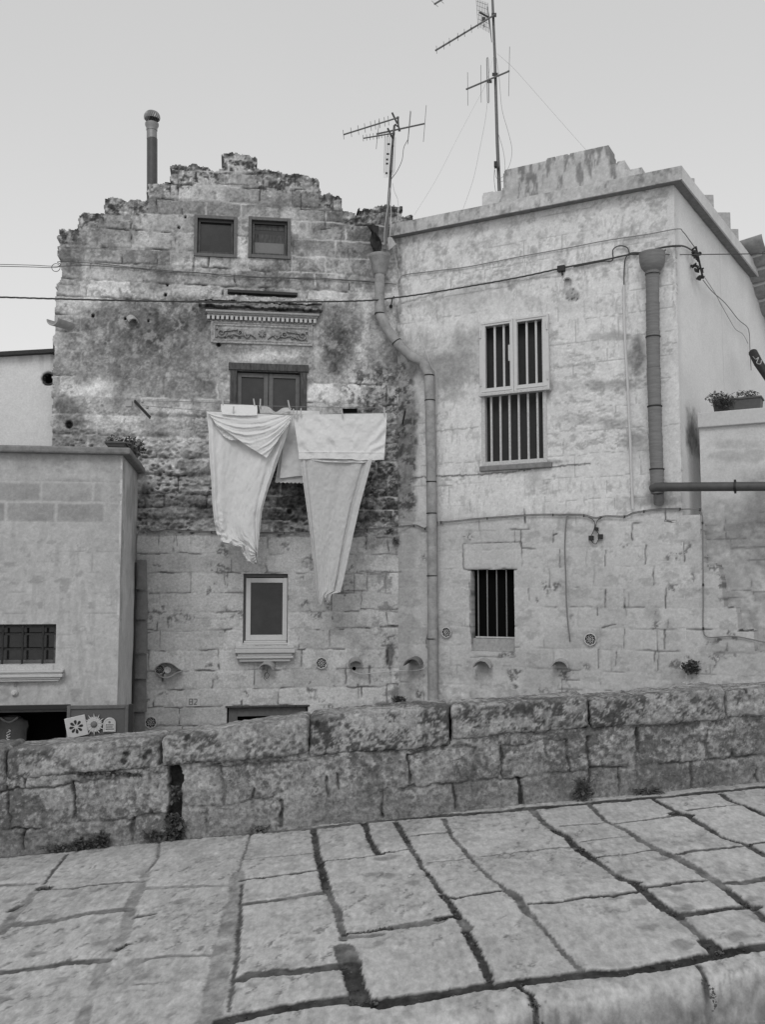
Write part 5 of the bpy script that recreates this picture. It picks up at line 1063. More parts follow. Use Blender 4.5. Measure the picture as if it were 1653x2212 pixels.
def s1_body(S, T, X, Y):
    d = DB - .02 * ss(0, .05, T) + .035 * np.exp(-((S - .05) / .035) ** 2) + .02 * np.exp(-((S - .16) / .05) ** 2) * ss(.0, .2, T) + .035 * np.exp(-((S - .95) / .03) ** 2) - .02 * np.exp(-((S - .87) / .03) ** 2)
    d = d + .02 * np.sin(S * 9 + T * 2.5) * ss(.05, .3, T) + .012 * fbm(S * 6 + T * 2, T * 5, 3, 201)
    cr = ss(.62, .9, T) * ss(.75, .1, S); d = d + cr * .05 * fbm(S * 8 + T * 7, T * 9 - S * 5, 4, 202, .6); d += .004 * fbm(S * 30, T * 30, 3, 203)
    d += .010 * ss(.10, .35, T) * np.sin((X - .22 * (Y - 890)) / 9 + 2.5 * fbm(X / 60, Y / 160, 3, 221)) * (.4 + .6 * fbm(X / 50, Y / 90, 2, 222))
    lc = ss(.35, .05, S) * ss(.45, .8, T); d += lc * (.022 * fbm(X / 7 + Y / 18, Y / 9 - X / 16, 4, 223, .6) + .02 * np.sin((Y - .8 * X) / 6.5 + 3 * fbm(X / 20, Y / 20, 2, 224)))
    ph = np.arctan2(Y - 1200, X - 560); d += .018 * np.sin(ph * 16) * ss(.75, .95, T) * ss(.2, .6, S)
    return d, 3 * cr * fbm(S * 5, T * 9, 3, 204), Z0(S)
def s1_flap(S, T, X, Y):
    s_ = np.clip((X - 443) / 191, .02, .98); q = (Y - 888) / (4 * s_ * (1 - s_) + .12); q = q + 3 * fbm(X / 50, Y / 50, 3, 5)
    env = ss(5, 22, q) * (.55 + .45 * fbm(X / 40, q / 14, 2, 25)); d = DB + .055 + env * (.014 * np.sin(q / 2.3) + .006 * np.sin(q / 1.2 + X / 40)) + .02 * T * (1 - T) * 2 + .02 * ss(0, .3, T)
    d += .003 * fbm(X / 18, Y / 18, 3, 205) + .002 * fbm(X / 5, Y / 5, 2, 206); return d, Z0(S), Z0(S)
A6 = lambda L_: [P6(*p) for p in L_]
bodyL = A6([(78, 150), (95, 290), (100, 450), (118, 700), (125, 860), (140, 1000), (160, 1090), (200, 1165), (330, 1200), (350, 1250)])
bodyR = A6([(748, 185), (720, 260), (690, 370), (640, 510), (590, 660), (545, 790), (510, 920), (492, 1080), (480, 1220), (474, 1332)])
botL = bodyL + A6([(385, 1300), (430, 1325), (470, 1333)])
flL = A6([(78, 150), (110, 185), (160, 260), (230, 300), (300, 350), (400, 420), (490, 475), (543, 508)])
flR = A6([(748, 185), (740, 200), (722, 240), (690, 290), (650, 345), (610, 410), (570, 470), (545, 508)])
def s1_top(S, T, X, Y): return DB + .045 + 0 * S + .01 * np.sin(S * 40) * T, Z0(S), 6 * np.sin(S * math.pi) * 0
sh = thing('bed_sheet', 'white bed sheet with a pointed swagged fold in front, left of the two big sheets', 'bed sheet', LF.at(540, 890, DB), 'washing on the lines')
cloth('hanging_length', [(botL, bodyR, s1_body, 110, 200)], M['cloth'], sh)
cloth('front_fold', [(flL, flR, s1_flap, 140, 90)], M['cloth'], sh)
cloth('inner_fold', [(A6([(120, 190), (160, 280), (220, 350), (262, 372)]), A6([(150, 215), (230, 290), (320, 360), (322, 376)]), lambda S, T, X, Y: (DB + .035 + .018 * fbm(X / 12, Y / 12, 4, 9, .6), Z0(S), Z0(S)), 40, 50)], M['cloth'], sh)
def s2_body(S, T, X, Y):
    d = DB + .0 + .018 * np.sin(S * 7 + 1) + .03 * np.exp(-((S - .05) / .03) ** 2) + .012 * fbm(S * 5, T * 4, 3, 211) + .004 * fbm(S * 26, T * 40, 3, 212)
    d += .009 * np.sin((X + .18 * (Y - 990)) / 8 + 2.2 * fbm(X / 50, Y / 140, 3, 231)) * (.35 + .6 * fbm(X / 40, Y / 80, 2, 232)) - .008 * np.exp(-((S - .09) / .008) ** 2)
    e = .93 - .16 * T; d += .05 * ss(e - .02, e + .03, S) - .03 * np.exp(-((S - e + .03) / .02) ** 2)
    d += .01 * ss(.9, 1, T) * np.sin(S * 34); return d, Z0(S), 7 * ss(.96, 1, T) * np.sin(S * 9)
def s2_flap(S, T, X, Y):
    y = Y - 890; w1 = fbm(X / 45, Y / 45, 3, 3); rgt = ss(.35, .75, S + .1 * w1); lft = 1 - rgt; fade = ss(.0, .25, T) * (1 - .6 * ss(.8, 1, T))
    d = DB + .035 + .02 * T + fade * (.013 * rgt * np.sin((X + 1.0 * y) / 5.2 + 2.2 * w1) * (.5 + .7 * fbm(X / 30, Y / 60, 2, 7)) + .013 * lft * np.sin((X - .75 * y) / 5.6 + 2 * w1) * (.6 + .6 * fbm(X / 30, Y / 60, 2, 17)))
    d += .012 * w1 + .003 * fbm(X / 12, Y / 20, 3, 213) + .006 * np.exp(-((T - .84) / .012) ** 2) + .0018 * fbm(X / 5, Y / 5, 2, 214)
    return d, Z0(S), 2 * ss(.8, 1, T) * fbm(X / 30, 0 * Y, 2, 4)
s2 = thing('bed_sheet', 'greyish white bed sheet with a broad straight flap, right of the two big sheets', 'bed sheet', LF.at(738, 895, DB), 'washing on the lines')
cloth('hanging_length', [(A6([(800, 500), (830, 720), (860, 940), (885, 1140), (910, 1360), (930, 1590), (945, 1625)]), A6([(1362, 515), (1330, 640), (1265, 880), (1220, 1080), (1180, 1260), (1140, 1450), (1115, 1545), (1050, 1560), (1030, 1600)]), s2_body, 110, 200)], M['cloth2'], s2)
cloth('top_flap', [(A6([(755, 178), (765, 280), (790, 450), (795, 520)]), A6([(1474, 165), (1470, 280), (1460, 420), (1452, 528)]), s2_flap, 160, 80)], M['cloth'], s2)
cloth('flap_hem', [(A6([(795, 516), (800, 524)]), A6([(1385, 512), (1380, 532)]), lambda S, T, X, Y: (DB + .03 + .01 * fbm(X / 20, Y / 5, 2, 5), Z0(S), 4 * fbm(X / 60, 0 * Y, 2, 6)), 90, 6)], M['cloth'], s2)
tw = cloth('hand_towel', [([(477, 873), (477, 884), (480, 895)], [(555, 875.5), (556, 886), (555, 897)], lambda S, T, X, Y: (DA + .03 + .16 * T + .006 * fbm(X / 9, Y / 5, 3, 7) + .012 * ss(.8, .9, T) * ss(1, .95, T), Z0(S), 2 * np.sin(S * 3) * T), 60, 20)], M['cloth'])
tag(tw, 'small white towel pegged in front of the double window, left of the vest', 'towel', 'washing on the lines')
def shirt(S, T, X, Y):
    c = np.exp(-((S - .52) / .16) ** 2); return DA + .01 + .008 * fbm(X / 8, Y / 8, 3, 8) + .01 * np.sin(S * 24) * T + .015 * c * (1 - T), Z0(S), 11 * c * (1 - T) ** 1.0
tg = cloth('vest', [([(559, 876), (562, 895), (563, 912)], [(629, 881), (626, 900), (622, 915)], shirt, 80, 30)], M['cloth2'])
tag(tg, 'small pale vest with a scooped neckline, pegged by its shoulders right of the towel', 'vest', 'washing on the lines')
pc = thing('pillowcase', 'white pillowcase with a scalloped border hanging behind the gap between the two big sheets', 'pillowcase', LF.at(640, 890, DA - .1), 'washing on the lines')
cloth('back', [([(612, 886), (608, 960), (594, 1041)], [(690, 888), (694, 960), (700, 1043)], lambda S, T, X, Y: (DA - .12 + .008 * fbm(X / 20, Y / 20, 3, 9), Z0(S), 2.2 * ss(.93, 1, T) * np.abs(np.sin(S * 38))), 150, 60)], M['cloth2'], pc)
cloth('front', [([(616, 886), (612, 960), (604, 1030)], [(690, 888), (694, 960), (700, 1032)], lambda S, T, X, Y: (DA - .09 + .01 * fbm(X / 20, Y / 20, 3, 19) + .01 * np.sin(T * 9), Z0(S), 3 * ss(.9, 1, T) * np.sin(S * 5 + 2)), 60, 60)], M['cloth'], pc)
def line(name, pts, r, mat_, label, cat='clothes line', k=6, group=None):
    o = MB().tube(spline(pts, k), r, 6).build(name, mat_); return tag(o, label, cat, group)
l1 = line('clothes_line', [LF.at(300, 866, .2), LF.at(423, 868, .36), LF.at(556, 876, DA), LF.at(632, 878, DA), LF.at(740, 880, DA), LF.at(860, 881, .3)], .0035, M['cablemid'], 'upper clothes line carrying the towel and the vest', group='clothes lines')
l2 = line('clothes_line', [LF.at(306, 876, .25), LF.at(423, 885.5, .45), LF.at(445, 887.5, DB), LF.at(640, 896, DB + .01), LF.at(740, 893.5, DB + .01), LF.at(836, 891, DB + .01), LF.at(862, 889, .4)], .0035, M['cablemid'], 'lower clothes line carrying the two big sheets', group='clothes lines')
def peg(px, py, d, tilt):
    root = thing('clothes_peg', 'pale wooden clothes peg', 'clothes peg', LF.at(px, py, d), 'clothes pegs on the lines'); return root
proto = thing('clothes_peg', 'x', 'clothes peg', (0, 0, 0), 'clothes pegs on the lines')
for s in (-1, 1): MB().hexa([(x, s * .004 + y, z) for z in (-.042, .056) for x, y in ((-.008, -.005), (.008, -.005), (.008, .005), (-.008, .005))]).build('jaw', M['peg'], proto)
MB().tube([(-.009, 0, .008), (.009, 0, .008)], .0045, 6).build('spring', M['grey'], proto)
PEG = [(481, 871, DA + .04, 'leftmost peg, clipping the left corner of the small towel'), (549, 871, DA + .04, 'peg clipping the right end of the small towel'), (562, 871.5, DA + .03, 'peg on the left shoulder of the vest'), (624, 874, DA + .03, 'peg on the right shoulder of the vest'),
       (453, 884, DB + .05, 'peg at the top left corner of the left sheet'), (504, 888, DB + .07, 'small peg on the left sheet below the small towel'), (634.5, 893, DB + .06, 'left one of three pegs where the two sheets meet'), (641, 897, DB + .07, 'middle one of three pegs where the two sheets meet'), (650, 891, DB + .06, 'right one of three pegs where the two sheets meet'), (739.5, 894, DB + .06, 'peg at the middle of the right sheet'), (830.5, 889, DB + .06, 'rightmost peg, at the top right corner of the right sheet')]
for i, (x, y, d, lb) in enumerate(PEG):
    if i == 0: r = proto
    else:
        r = proto.copy(); COL.objects.link(r)
        for ch in list(proto.children): c2 = ch.copy(); COL.objects.link(c2); c2.parent = r
    r.location = LF.at(x, y, d); r.rotation_euler = (.1, [-.1, -.16, .02, -.22, .12, .05, -.08, .06, -.03, -.14, -.12][i], math.radians(8.5)); r['label'] = lb
br = thing('line_bracket', 'dark iron strut with two pulleys holding the left ends of the clothes lines', 'bracket', LF.at(305, 880, 0), 'brackets of the clothes lines')
MB().bar(LF.at(290, 866, .01), LF.at(324, 902, .42), .012, .035).build('strut', M['plastic'], br)
for x, y in ((307, 867), (318, 880)):
    MB().lathe(LF.at(x, y, .2), [(.0005, .012), (.024, .012), (.02, 0), (.024, -.012), (.0005, -.012)], 14, Vector((.9, .1, 0))).build('pulley', M['claypale'], br)
br = thing('line_bracket', 'short dark iron strut holding the right ends of the clothes lines, left of the drainpipe', 'bracket', LF.at(872, 900, 0), 'brackets of the clothes lines')
MB().bar(RF.at(870, 914, .01), RF.at(876, 885, .4), .016, .03).build('strut', M['plastic'], br)
MB().tube(spline([LF.at(x, y, .3) for x, y in ((858, 880), (855, 885), (852, 890), (856, 896), (859, 892))], 4), .003, 5).build('hook', M['iron'], br)
# ================================================================ DRAINPIPES
def ringband(P, c, axis, r, parent, m_=M['iron'], w=.014):
    return MB().lathe(c - axis * w / 2, [(r - .004, 0), (r + .004, 0), (r + .004, w), (r - .004, w)], 18, axis).build('pipe_clamp', m_, parent)
dp = thing('drainpipe', 'smooth clay drainpipe with a funnel head and a long diagonal bend between the houses', 'drainpipe', RF.at(934, 1700, .1))
def X1(x, y): return 760.4 + .1644 * x, 429.8 + .1644 * y
cpts = [(X1(365, 985), LF, .12), (X1(365, 1500), LF, .12), (X1(455, 1700), LF, .13), (X1(590, 1885), RF, .16), (X1(770, 2060), RF, .13), ((914, 782), RF, .10), ((927, 812), RF, .09), ((929, 863), RF, .09), ((931, 965), RF, .09), ((932, 1041), RF, .09), ((933, 1110), RF, .09), ((933.6, 1180), RF, .09), ((934, 1243), RF, .09), ((934.5, 1291), RF, .09), ((935, 1359), RF, .09), ((935.4, 1424), RF, .09), ((935.6, 1490), RF, .09), ((936, 1700), RF, .09)]
wp = [P.at(p[0], p[1], d) for p, P, d in cpts]
c0 = wp[0]
MB().lathe(c0 - Vector((0, 0, .01)), [(.068, 0), (.085, .02), (.128, .21), (.132, .215), (.145, .235), (.143, .262), (.128, .262), (.12, .21), (.06, .03), (.0, .03)], 28).build('funnel', M['clay'], dp, smooth=True)
for i in range(len(wp) - 1):
    a, b = wp[i], wp[i + 1]; t = (b - a).normalized(); R0 = .0635 if i < 5 else .062
    m = MB(); m.tube([a + t * .0, a + t * .012, b - t * .012, b + t * .012], [R0 - .003, R0 + .001, R0 + .001, R0 - .002], 22); m.build('pipe_section', M['clay'], dp, smooth=True)
    if 2 <= i <= 5: MB().lathe(a, [(R0, -R0 * 0.4), (R0 + .001, 0), (R0, R0 * .4)], 20, t).build('elbow', M['clay'], dp, smooth=True)
for p, P, d in ((X1(368, 1508), LF, .12), (X1(588, 1880), RF, .16)):
    k = P.at(p[0], p[1], d); i = 0 if p[1] < 690 else 2; t = (wp[i + 1] - wp[i]).normalized(); ringband(P, k, t, .066, dp)
for y in (811, 865, 1041, 1109, 1244, 1380): ringband(RF, RF.at({811: 927, 865: 929}.get(y, 932 + (y - 1041) * .007), y, .09), Vector((0, 0, 1)), .063, dp)
# rag caught in the funnel
rg = MB(); c = c0 + Vector((0, 0, .26)); vs = []
for i in range(9):
    for j in range(5): vs.append(c + Vector((-.10 + .03 * j - .05 * (i / 8) ** 2 + .02 * math.sin(i * 1.3 + j), -.02 + .03 * math.sin(j * 1.7 + i), -.03 + .052 * i - .0 * j)))
rg.add(vs, [(i * 5 + j, i * 5 + j + 1, i * 5 + j + 6, i * 5 + j + 5) for i in range(8) for j in range(4)])
tag(rg.build('plastic_rag', M['plastic'], None, smooth=True), 'crumpled black plastic sheet stuck in the clay funnel', 'plastic sheet')
b_ = thing('junction_box', 'small white box tucked under the left end of the cornice beside the funnel', 'junction box', LF.at(878, 560, .2))
MB().hexa([RF.at(x, y, d) for d in (.16, .2) for x, y in ((840, 541), (856, 527), (846, 512), (836, 513))]).build('lid', M['whitedirty'], b_)
dp2 = thing('drainpipe', 'ribbed dark clay drainpipe with a round pot as its head, by the corner', 'drainpipe', RF.at(1420, 1070, .1))
pt_ = RF.at(1410.5, 589, .13)
MB().lathe(pt_ - Vector((0, 0, .005)), [(.078, -.01), (.082, .02), (.10, .035), (.128, .075), (.142, .13), (.145, .19), (.147, .235), (.137, .238), (.12, .2), (.06, .05), (0, .05)], 26).build('pot', M['clayrib'], dp2, smooth=True)
ys_ = [589, 655, 716, 796, 880, 937, 1014, 1066]; xs_ = [1410.5, 1411, 1411.6, 1413, 1415.5, 1417, 1420, 1421.5]
for i in range(7):
    a = RF.at(xs_[i], ys_[i], .11); b = RF.at(xs_[i + 1], ys_[i + 1], .11); n = 14; R0 = .078
    t = b - a; pts = [a + t * (k / n) for k in range(n + 1)] + [b + t * .01]; rr = [R0 - .006 * k / n + .0022 * math.sin(k * 2.4 + i) for k in range(n + 1)] + [R0 - .012]
    MB().tube(pts, rr, 22).build('pipe_section', M['clayrib'], dp2, smooth=True)
for y in (592, 728, 878, 1014): k = RF.at(np.interp(y, ys_, xs_), y, .11); ringband(RF, k, Vector((0, 0, 1)), .08, dp2)
MB().tube([RF.at(1424, 1064, .1), RF.at(1424, 1088, .03)], .055, 14).build('broken_end', M['claydark'], dp2, smooth=True)
gp = thing('waste_pipe', 'dark grey pipe running level to the right from the foot of the ribbed drainpipe', 'pipe', RF.at(1420, 1050, .1))
a = RF.at(1417, 1052, .17); b = TW.at(1760, 1050, .45); MB().tube([RF.at(1416, 1060, .1), RF.at(1413, 1054, .16), a, a + (b - a) * .08], .052, 18).build('elbow', M['pipegrey'], gp, smooth=True)
MB().tube([a, b], .050, 18).build('pipe', M['pipegrey'], gp, smooth=True)
t = (b - a).normalized(); k = a + (b - a) * .52; MB().lathe(k, [(.05, -.012), (.056, -.012), (.056, .012), (.05, .012)], 18, t).build('collar', M['plastic'], gp)
MB().tube([k - Vector((0, 0, .075)), k + Vector((0, 0, .075))], .012, 6).build('bolt', M['plastic'], gp)
# column of old tiles forming a gutter beside the low building
tcn = thing('tile_gutter', 'vertical channel of stacked old clay tiles beside the low building', 'gutter', LF.at(305, 1700, .02))
for x0, x1, y0, y1 in ((289, 316, 1209, 1273), (291, 318, 1276, 1338), (288, 317, 1339, 1411), (286, 316, 1413, 1466), (285, 315, 1467, 1538), (286, 312, 1540, 1612)):
    Tp, Bt = [], []; m = MB(); n = 8; vs = []
    for j, (yy, kx) in enumerate(((y0, 0), (y1, 1.5))):
        for k in range(n + 1):
            a = k / n; dpt = .03 + .035 * math.sin(math.pi * a) + (.05 if j == 1 else 0)
            vs.append(LF.at(x0 - kx + (x1 - x0 + 2 * kx) * a + random.uniform(-.3, .3), yy + random.uniform(-1, 1), dpt))
    st2 = len(vs); vs += [v - Vector((LF.N[0], LF.N[1], 0)) * .02 for v in vs]
    fs = [(k, k + 1, n + 2 + k, n + 1 + k) for k in range(n)] + [(st2 + k, st2 + n + 1 + k, st2 + n + 2 + k, st2 + k + 1) for k in range(n)] + [(n + 1 + k, n + 2 + k, st2 + n + 2 + k, st2 + n + 1 + k) for k in range(n)] + [(k, st2 + k, st2 + k + 1, k + 1) for k in range(n)]
    fs += [(0, n + 1, st2 + n + 1, st2), (n, st2 + n, st2 + 2 * n + 1, 2 * n + 1)]
    m.add(vs, fs).build('tile', M['claydark'], tcn, smooth=True)
# ================================================================ CABLES
def wire(name, pts, r, m_, label, group=None, k=6): return line(name, pts, r, m_, label, 'cable', k, group)
def twisted(name, pts, r, m_, label, n=3, turns_per_m=3.2):
    root = thing(name, label, 'cable', pts[0], None); sp = spline(pts, 14); L = [0]
    for a, b in zip(sp[:-1], sp[1:]): L.append(L[-1] + (b - a).length)
    tot = L[-1]; N_ = int(tot * 26); fine = []
    for i in range(N_ + 1):
        s = tot * i / N_; j = min(int(np.searchsorted(L, s)), len(L) - 1); j = max(j, 1); f_ = (s - L[j - 1]) / max(L[j] - L[j - 1], 1e-9); fine.append(sp[j - 1].lerp(sp[j], f_))
    for q in range(n):
        o = []
        for i, p in enumerate(fine):
            t = (fine[min(i + 1, N_)] - fine[max(i - 1, 0)]).normalized(); x = t.cross(Vector((0, 0, 1))).normalized(); y = x.cross(t); a = 2 * math.pi * (q / n + tot * i / N_ * turns_per_m); o.append(p + (x * math.cos(a) + y * math.sin(a)) * r)
        MB().tube(o, r * .85, 6).build('strand', m_, root)
    return root
twisted('twisted_cable', [LF.at(-60, 640, .55), LF.at(120, 645.5, .5), LF.at(300, 650, .44), LF.at(500, 652.5, .36), LF.at(700, 651.5, .28), LF.at(800, 649, .2), LF.at(845, 644, .14), RF.at(900, 637, .1), RF.at(1000, 621, .07), RF.at(1120, 599.5, .05), RF.at(1210, 580, .03)], .0062, M['cable'], 'thick twisted black cable sagging across both houses from the left edge to a black clamp')
hk = thing('cable_hook', 'rusty iron hook holding the twisted cable beside the funnel pipe', 'hook', LF.at(846, 660, 0))
MB().tube([RF.at(852, 640, .01), LF.at(848, 644, .15), LF.at(846, 656, .12), LF.at(845, 664, .01)], .008, 6).build('shank', M['iron'], hk); MB().lathe(LF.at(844.5, 662, .0), [(.0005, .03), (.02, .028), (.024, 0)], 12, Vector((LF.N[0], LF.N[1], 0))).build('wall_plate', M['iron'], hk)
wire('thin_cable', [LF.at(-60, 574, .2), LF.at(60, 576.5, .14), LF.at(118, 578, .06), LF.at(130, 572, .05), LF.at(128, 565, .03), LF.at(206, 569, .02), LF.at(280, 577, .025), LF.at(357, 584.5, .02), LF.at(498, 594, .02), LF.at(586, 600, .03), LF.at(690, 601, .02), LF.at(800, 609, .02), LF.at(856, 614, .02)], .0042, M['cable'], 'thin dark cable across the stone house under its small top windows, upper of the pair')
wire('thin_cable', [LF.at(-60, 570, .2), LF.at(60, 572.5, .14), LF.at(118, 575, .06), LF.at(200, 574, .03), LF.at(300, 581, .02), LF.at(357, 587.5, .02), LF.at(430, 589, .03), LF.at(498, 597.5, .02), LF.at(600, 600, .02), LF.at(690, 604, .02), LF.at(800, 607, .02)], .0038, M['cable'], 'thin dark cable across the stone house under its small top windows, lower of the pair')
MB_ = MB().tube([LF.at(120 + 9 * math.cos(a), 578 + 8.5 * math.sin(a), .06) for a in np.linspace(0, 6.28, 22)], .004, 6).build('cable_loop', M['cable']); tag(MB_, 'round loop of spare dark cable at the left edge of the stone house', 'cable')
wire('thin_cable', [RF.at(862, 612, .02), RF.at(871, 595, .02), RF.at(925, 587, .02), RF.at(1000, 578, .02), RF.at(1060, 567, .02), RF.at(1131, 553, .02), RF.at(1230, 535, .02), RF.at(1313, 519, .02), RF.at(1400, 506, .02), RF.at(1464, 494.5, .02), SF.at(1476, 500, .03), SF.at(1490, 518, .03), SF.at(1506, 540, .03)], .006, M['cablemid'], 'dark cable clipped along the white house just under its cornice and over the corner')
wire('bundle_cable', [RF.at(1209, 580, .03), RF.at(1240, 574, .03), RF.at(1282, 566, .03), RF.at(1318, 559, .03), RF.at(1345, 553, .03), RF.at(1392, 544, .05), RF.at(1430, 535, .05), RF.at(1459, 531, .04), SF.at(1482, 533, .04), SF.at(1506, 548, .04)], .010, M['cable'], 'thick dark cable bundle on the white house between the twisted cable and the corner insulators')
wire('bundle_cable', [RF.at(1240, 577, .04), RF.at(1300, 565, .03), RF.at(1324, 562, .03), RF.at(1325, 540, .03), RF.at(1339, 531, .03), RF.at(1356, 535, .03), RF.at(1363, 549, .04), RF.at(1384, 549, .05), RF.at(1410, 541, .06), RF.at(1440, 534, .05), RF.at(1472, 532, .05)], .007, M['cable'], 'dark cable rising in a round arch left of the clay pot')
wire('bundle_cable', [RF.at(1440, 540, .05), RF.at(1398, 546, .05), RF.at(1366, 546, .04), RF.at(1353, 556, .04), RF.at(1349.5, 580, .03), RF.at(1349, 620, .03)], .007, M['cable'], 'dark cable turning down from the bundle into the white conduit')
wire('conduit', [RF.at(1349, 616, .03), RF.at(1350, 700, .03), RF.at(1354, 780, .03), RF.at(1358, 850, .03), RF.at(1362, 940, .03), RF.at(1365, 1020, .03), RF.at(1368, 1100, .03)], .016, M['white'], 'straight white conduit running down the white house between its shuttered window and the ribbed drainpipe', k=3)
wire('long_cable', [RF.at(1436, 549.5, .09), SF.at(1496, 550, .12), SF.at(1530, 549.5, .6), SF.at(1653, 548, 1.2), SF.at(1720, 547, 1.6)], .005, M['cable'], 'straight dark cable leaving the corner insulators towards the right edge')
wire('white_cord', [RF.at(850, 535, .1), RF.at(862, 590, .08), RF.at(885, 660, .06), RF.at(910, 730, .05), RF.at(933, 793, .06), RF.at(943, 812, .05), RF.at(943, 925, .04), RF.at(946, 1016, .04), RF.at(948, 1120, .04), RF.at(948, 1240, .04), RF.at(947, 1328, .03)], .0035, M['cablelight'], 'thin white cord falling from the cornice and down the right side of the middle drainpipe', k=4)
wire('hanging_cord', [LF.at(858, 660, .02), LF.at(857, 780, .02), LF.at(858, 960, .02), RF.at(861, 1080, .02), RF.at(862, 1128, .02), RF.at(872, 1137, .02)], .003, M['cablemid'], 'thin grey cord hanging straight down the dark mottled strip left of the drainpipe', k=3)
low = [LF.at(x, y, .02) for x, y in ((288, 1520), (290, 1440), (292, 1370))] + [LF.at(x, y, .03) for x, y in ((294, 1290), (295, 1240), (294, 1180), (296, 1158), (302, 1148), (318, 1146), (335, 1151), (359, 1146), (400, 1148), (457, 1150), (566, 1152), (665, 1151), (793, 1145))] + [RF.at(x, y, .03) for x, y in ((880, 1137), (900, 1136), (918, 1142.5), (934, 1131), (980, 1127), (1053, 1120), (1157, 1113), (1225, 1113), (1262, 1114), (1287, 1120), (1310, 1116), (1350, 1116.5), (1371, 1109), (1417, 1102), (1470, 1100), (1506, 1100), (1516, 1106), (1519, 1130), (1520, 1223), (1520.5, 1300), (1520.5, 1358), (1529, 1375.5), (1560, 1375.5), (1589, 1374.5), (1625, 1381), (1653, 1387), (1700, 1392))]
wire('wall_cable', low, .0075, M['cablemid'], 'long grey cable clipped across both houses below the washing and round the old stair scar', k=5)
wire('wall_cable', [p + Vector((0, -.004, .012)) for p in low[8:31]], .004, M['cable'], 'thin black cable running just above the long grey one', k=4)
wire('drop_cable', [RF.at(1240, 1113, .03), RF.at(1228, 1114, .03), RF.at(1224, 1125, .03), RF.at(1221, 1182, .03), RF.at(1223, 1240, .03), RF.at(1224, 1290, .03), RF.at(1228, 1348, .03), RF.at(1231, 1372, .03), RF.at(1232, 1386, .01)], .0085, M['cablemid'], 'grey cable hanging straight down the block wall right of the lower barred window', k=5)
wire('black_cable', [LF.at(292, 1215, .09), LF.at(293, 1270, .09), LF.at(290, 1330, .10), LF.at(289, 1400, .11), LF.at(287, 1470, .12), LF.at(285, 1520, .13)], .016, M['plastic'], 'thick black cable in the corner between the low building and the tile gutter', k=4)
wire('hose', [LF.at(762, 1447, .04), LF.at(766, 1452, .06), LF.at(785, 1456, .06), LF.at(810, 1453, .06), LF.at(840, 1450, .07), LF.at(870, 1449, .09), RF.at(900, 1448, .12), RF.at(918, 1442, .10), RF.at(922, 1434, .06)], .005, M['cablelight'], 'thin pale hose looping from the small round hole to the dark tile hood', k=5)
cj = thing('cable_joint', 'pair of black cable connectors hanging in a loop under the long grey cable', 'cable joint', RF.at(1286, 1150, .03))
MB().tube(spline([RF.at(x, y, .035) for x, y in ((1272, 1117), (1283, 1124), (1286, 1135), (1282, 1150), (1277, 1160), (1280, 1170), (1288, 1175), (1294, 1165), (1296, 1158))], 4), .005, 6).build('loop_wire', M['cable'], cj)
MB().tube(spline([RF.at(x, y, .04) for x, y in ((1302, 1117), (1292, 1124), (1288, 1136), (1290, 1146), (1296, 1156))], 4), .005, 6).build('loop_wire', M['cable'], cj)
for x, y in ((1277, 1162), (1297, 1159)): MB().rect(RF, x - 5, y - 5, x + 5, y + 5, .01, .05).build('connector', M['plastic'], cj, bevel=.004)
MB().rect(RF, 1285, 1139, 1292, 1146, .01, .05).build('clamp', M['plastic'], cj)
m = MB()
for i, p in enumerate(spline(low[12:38], 2)):
    if i % 3 == 0: m.hexa([p + Vector((x, y, z)) for y in (-.012, .02) for x, z in ((-.006, -.013), (.006, -.013), (.006, .016), (-.006, .016))])
tag(m.build('cable_clips', M['plastic']), 'row of little black clips along the long grey cable', 'cable clips', kind='stuff')
ins = thing('insulator_cluster', 'cluster of black cable clamps and insulators on the side wall by the corner', 'insulators', SF.at(1508, 560, .05))
random.seed(11)
for i in range(16):
    t = i / 15; x = 1500 + 20 * t + random.uniform(-5, 5); y = 538 + 68 * t + random.uniform(-3, 3); p = SF.at(x, y, .06 + random.uniform(0, .05)); q = p + Vector((random.uniform(-.05, .05), random.uniform(-.03, .03), random.uniform(-.06, .05)))
    MB().tube([p, q], random.choice((.011, .016, .02)), 7).build('insulator', M['plastic'], ins)
    MB().lathe(q, [(.0005, -.01), (.024, -.008), (.024, .008), (.0005, .01)], 10, (q - p).normalized()).build('clamp', M['iron'], ins)
MB().tube([SF.at(1504, 532, .06), SF.at(1520, 602, .10)], .012, 6).build('rail', M['iron'], ins)
wire('side_cable', [SF.at(1520, 605, .1), SF.at(1540, 630, .08), SF.at(1568, 655, .05), SF.at(1596, 690, .04), SF.at(1615, 706, .04), SF.at(1620, 722, .03), SF.at(1621, 750, .03), SF.at(1624, 800, .03)], .006, M['cablemid'], 'upper of two dark cables falling diagonally down the side wall from the insulators')
wire('side_cable', [SF.at(1524, 600, .1), SF.at(1545, 632, .08), SF.at(1560, 660, .05), SF.at(1577, 690, .04), SF.at(1590, 711, .04), SF.at(1606, 722, .03), SF.at(1617, 742, .03)], .004, M['cablemid'], 'thinner cable sagging below the diagonal one on the side wall')
cc = thing('cable_clamp', 'black clamp where the twisted cable meets the white house', 'clamp', RF.at(1215, 582, .03))
MB().rect(RF, 1204, 574, 1220, 584, .0, .05).build('body', M['plastic'], cc, bevel=.004); MB().tube([RF.at(1214, 582, .03), RF.at(1216, 595, .02)], .012, 6).build('pin', M['plastic'], cc)
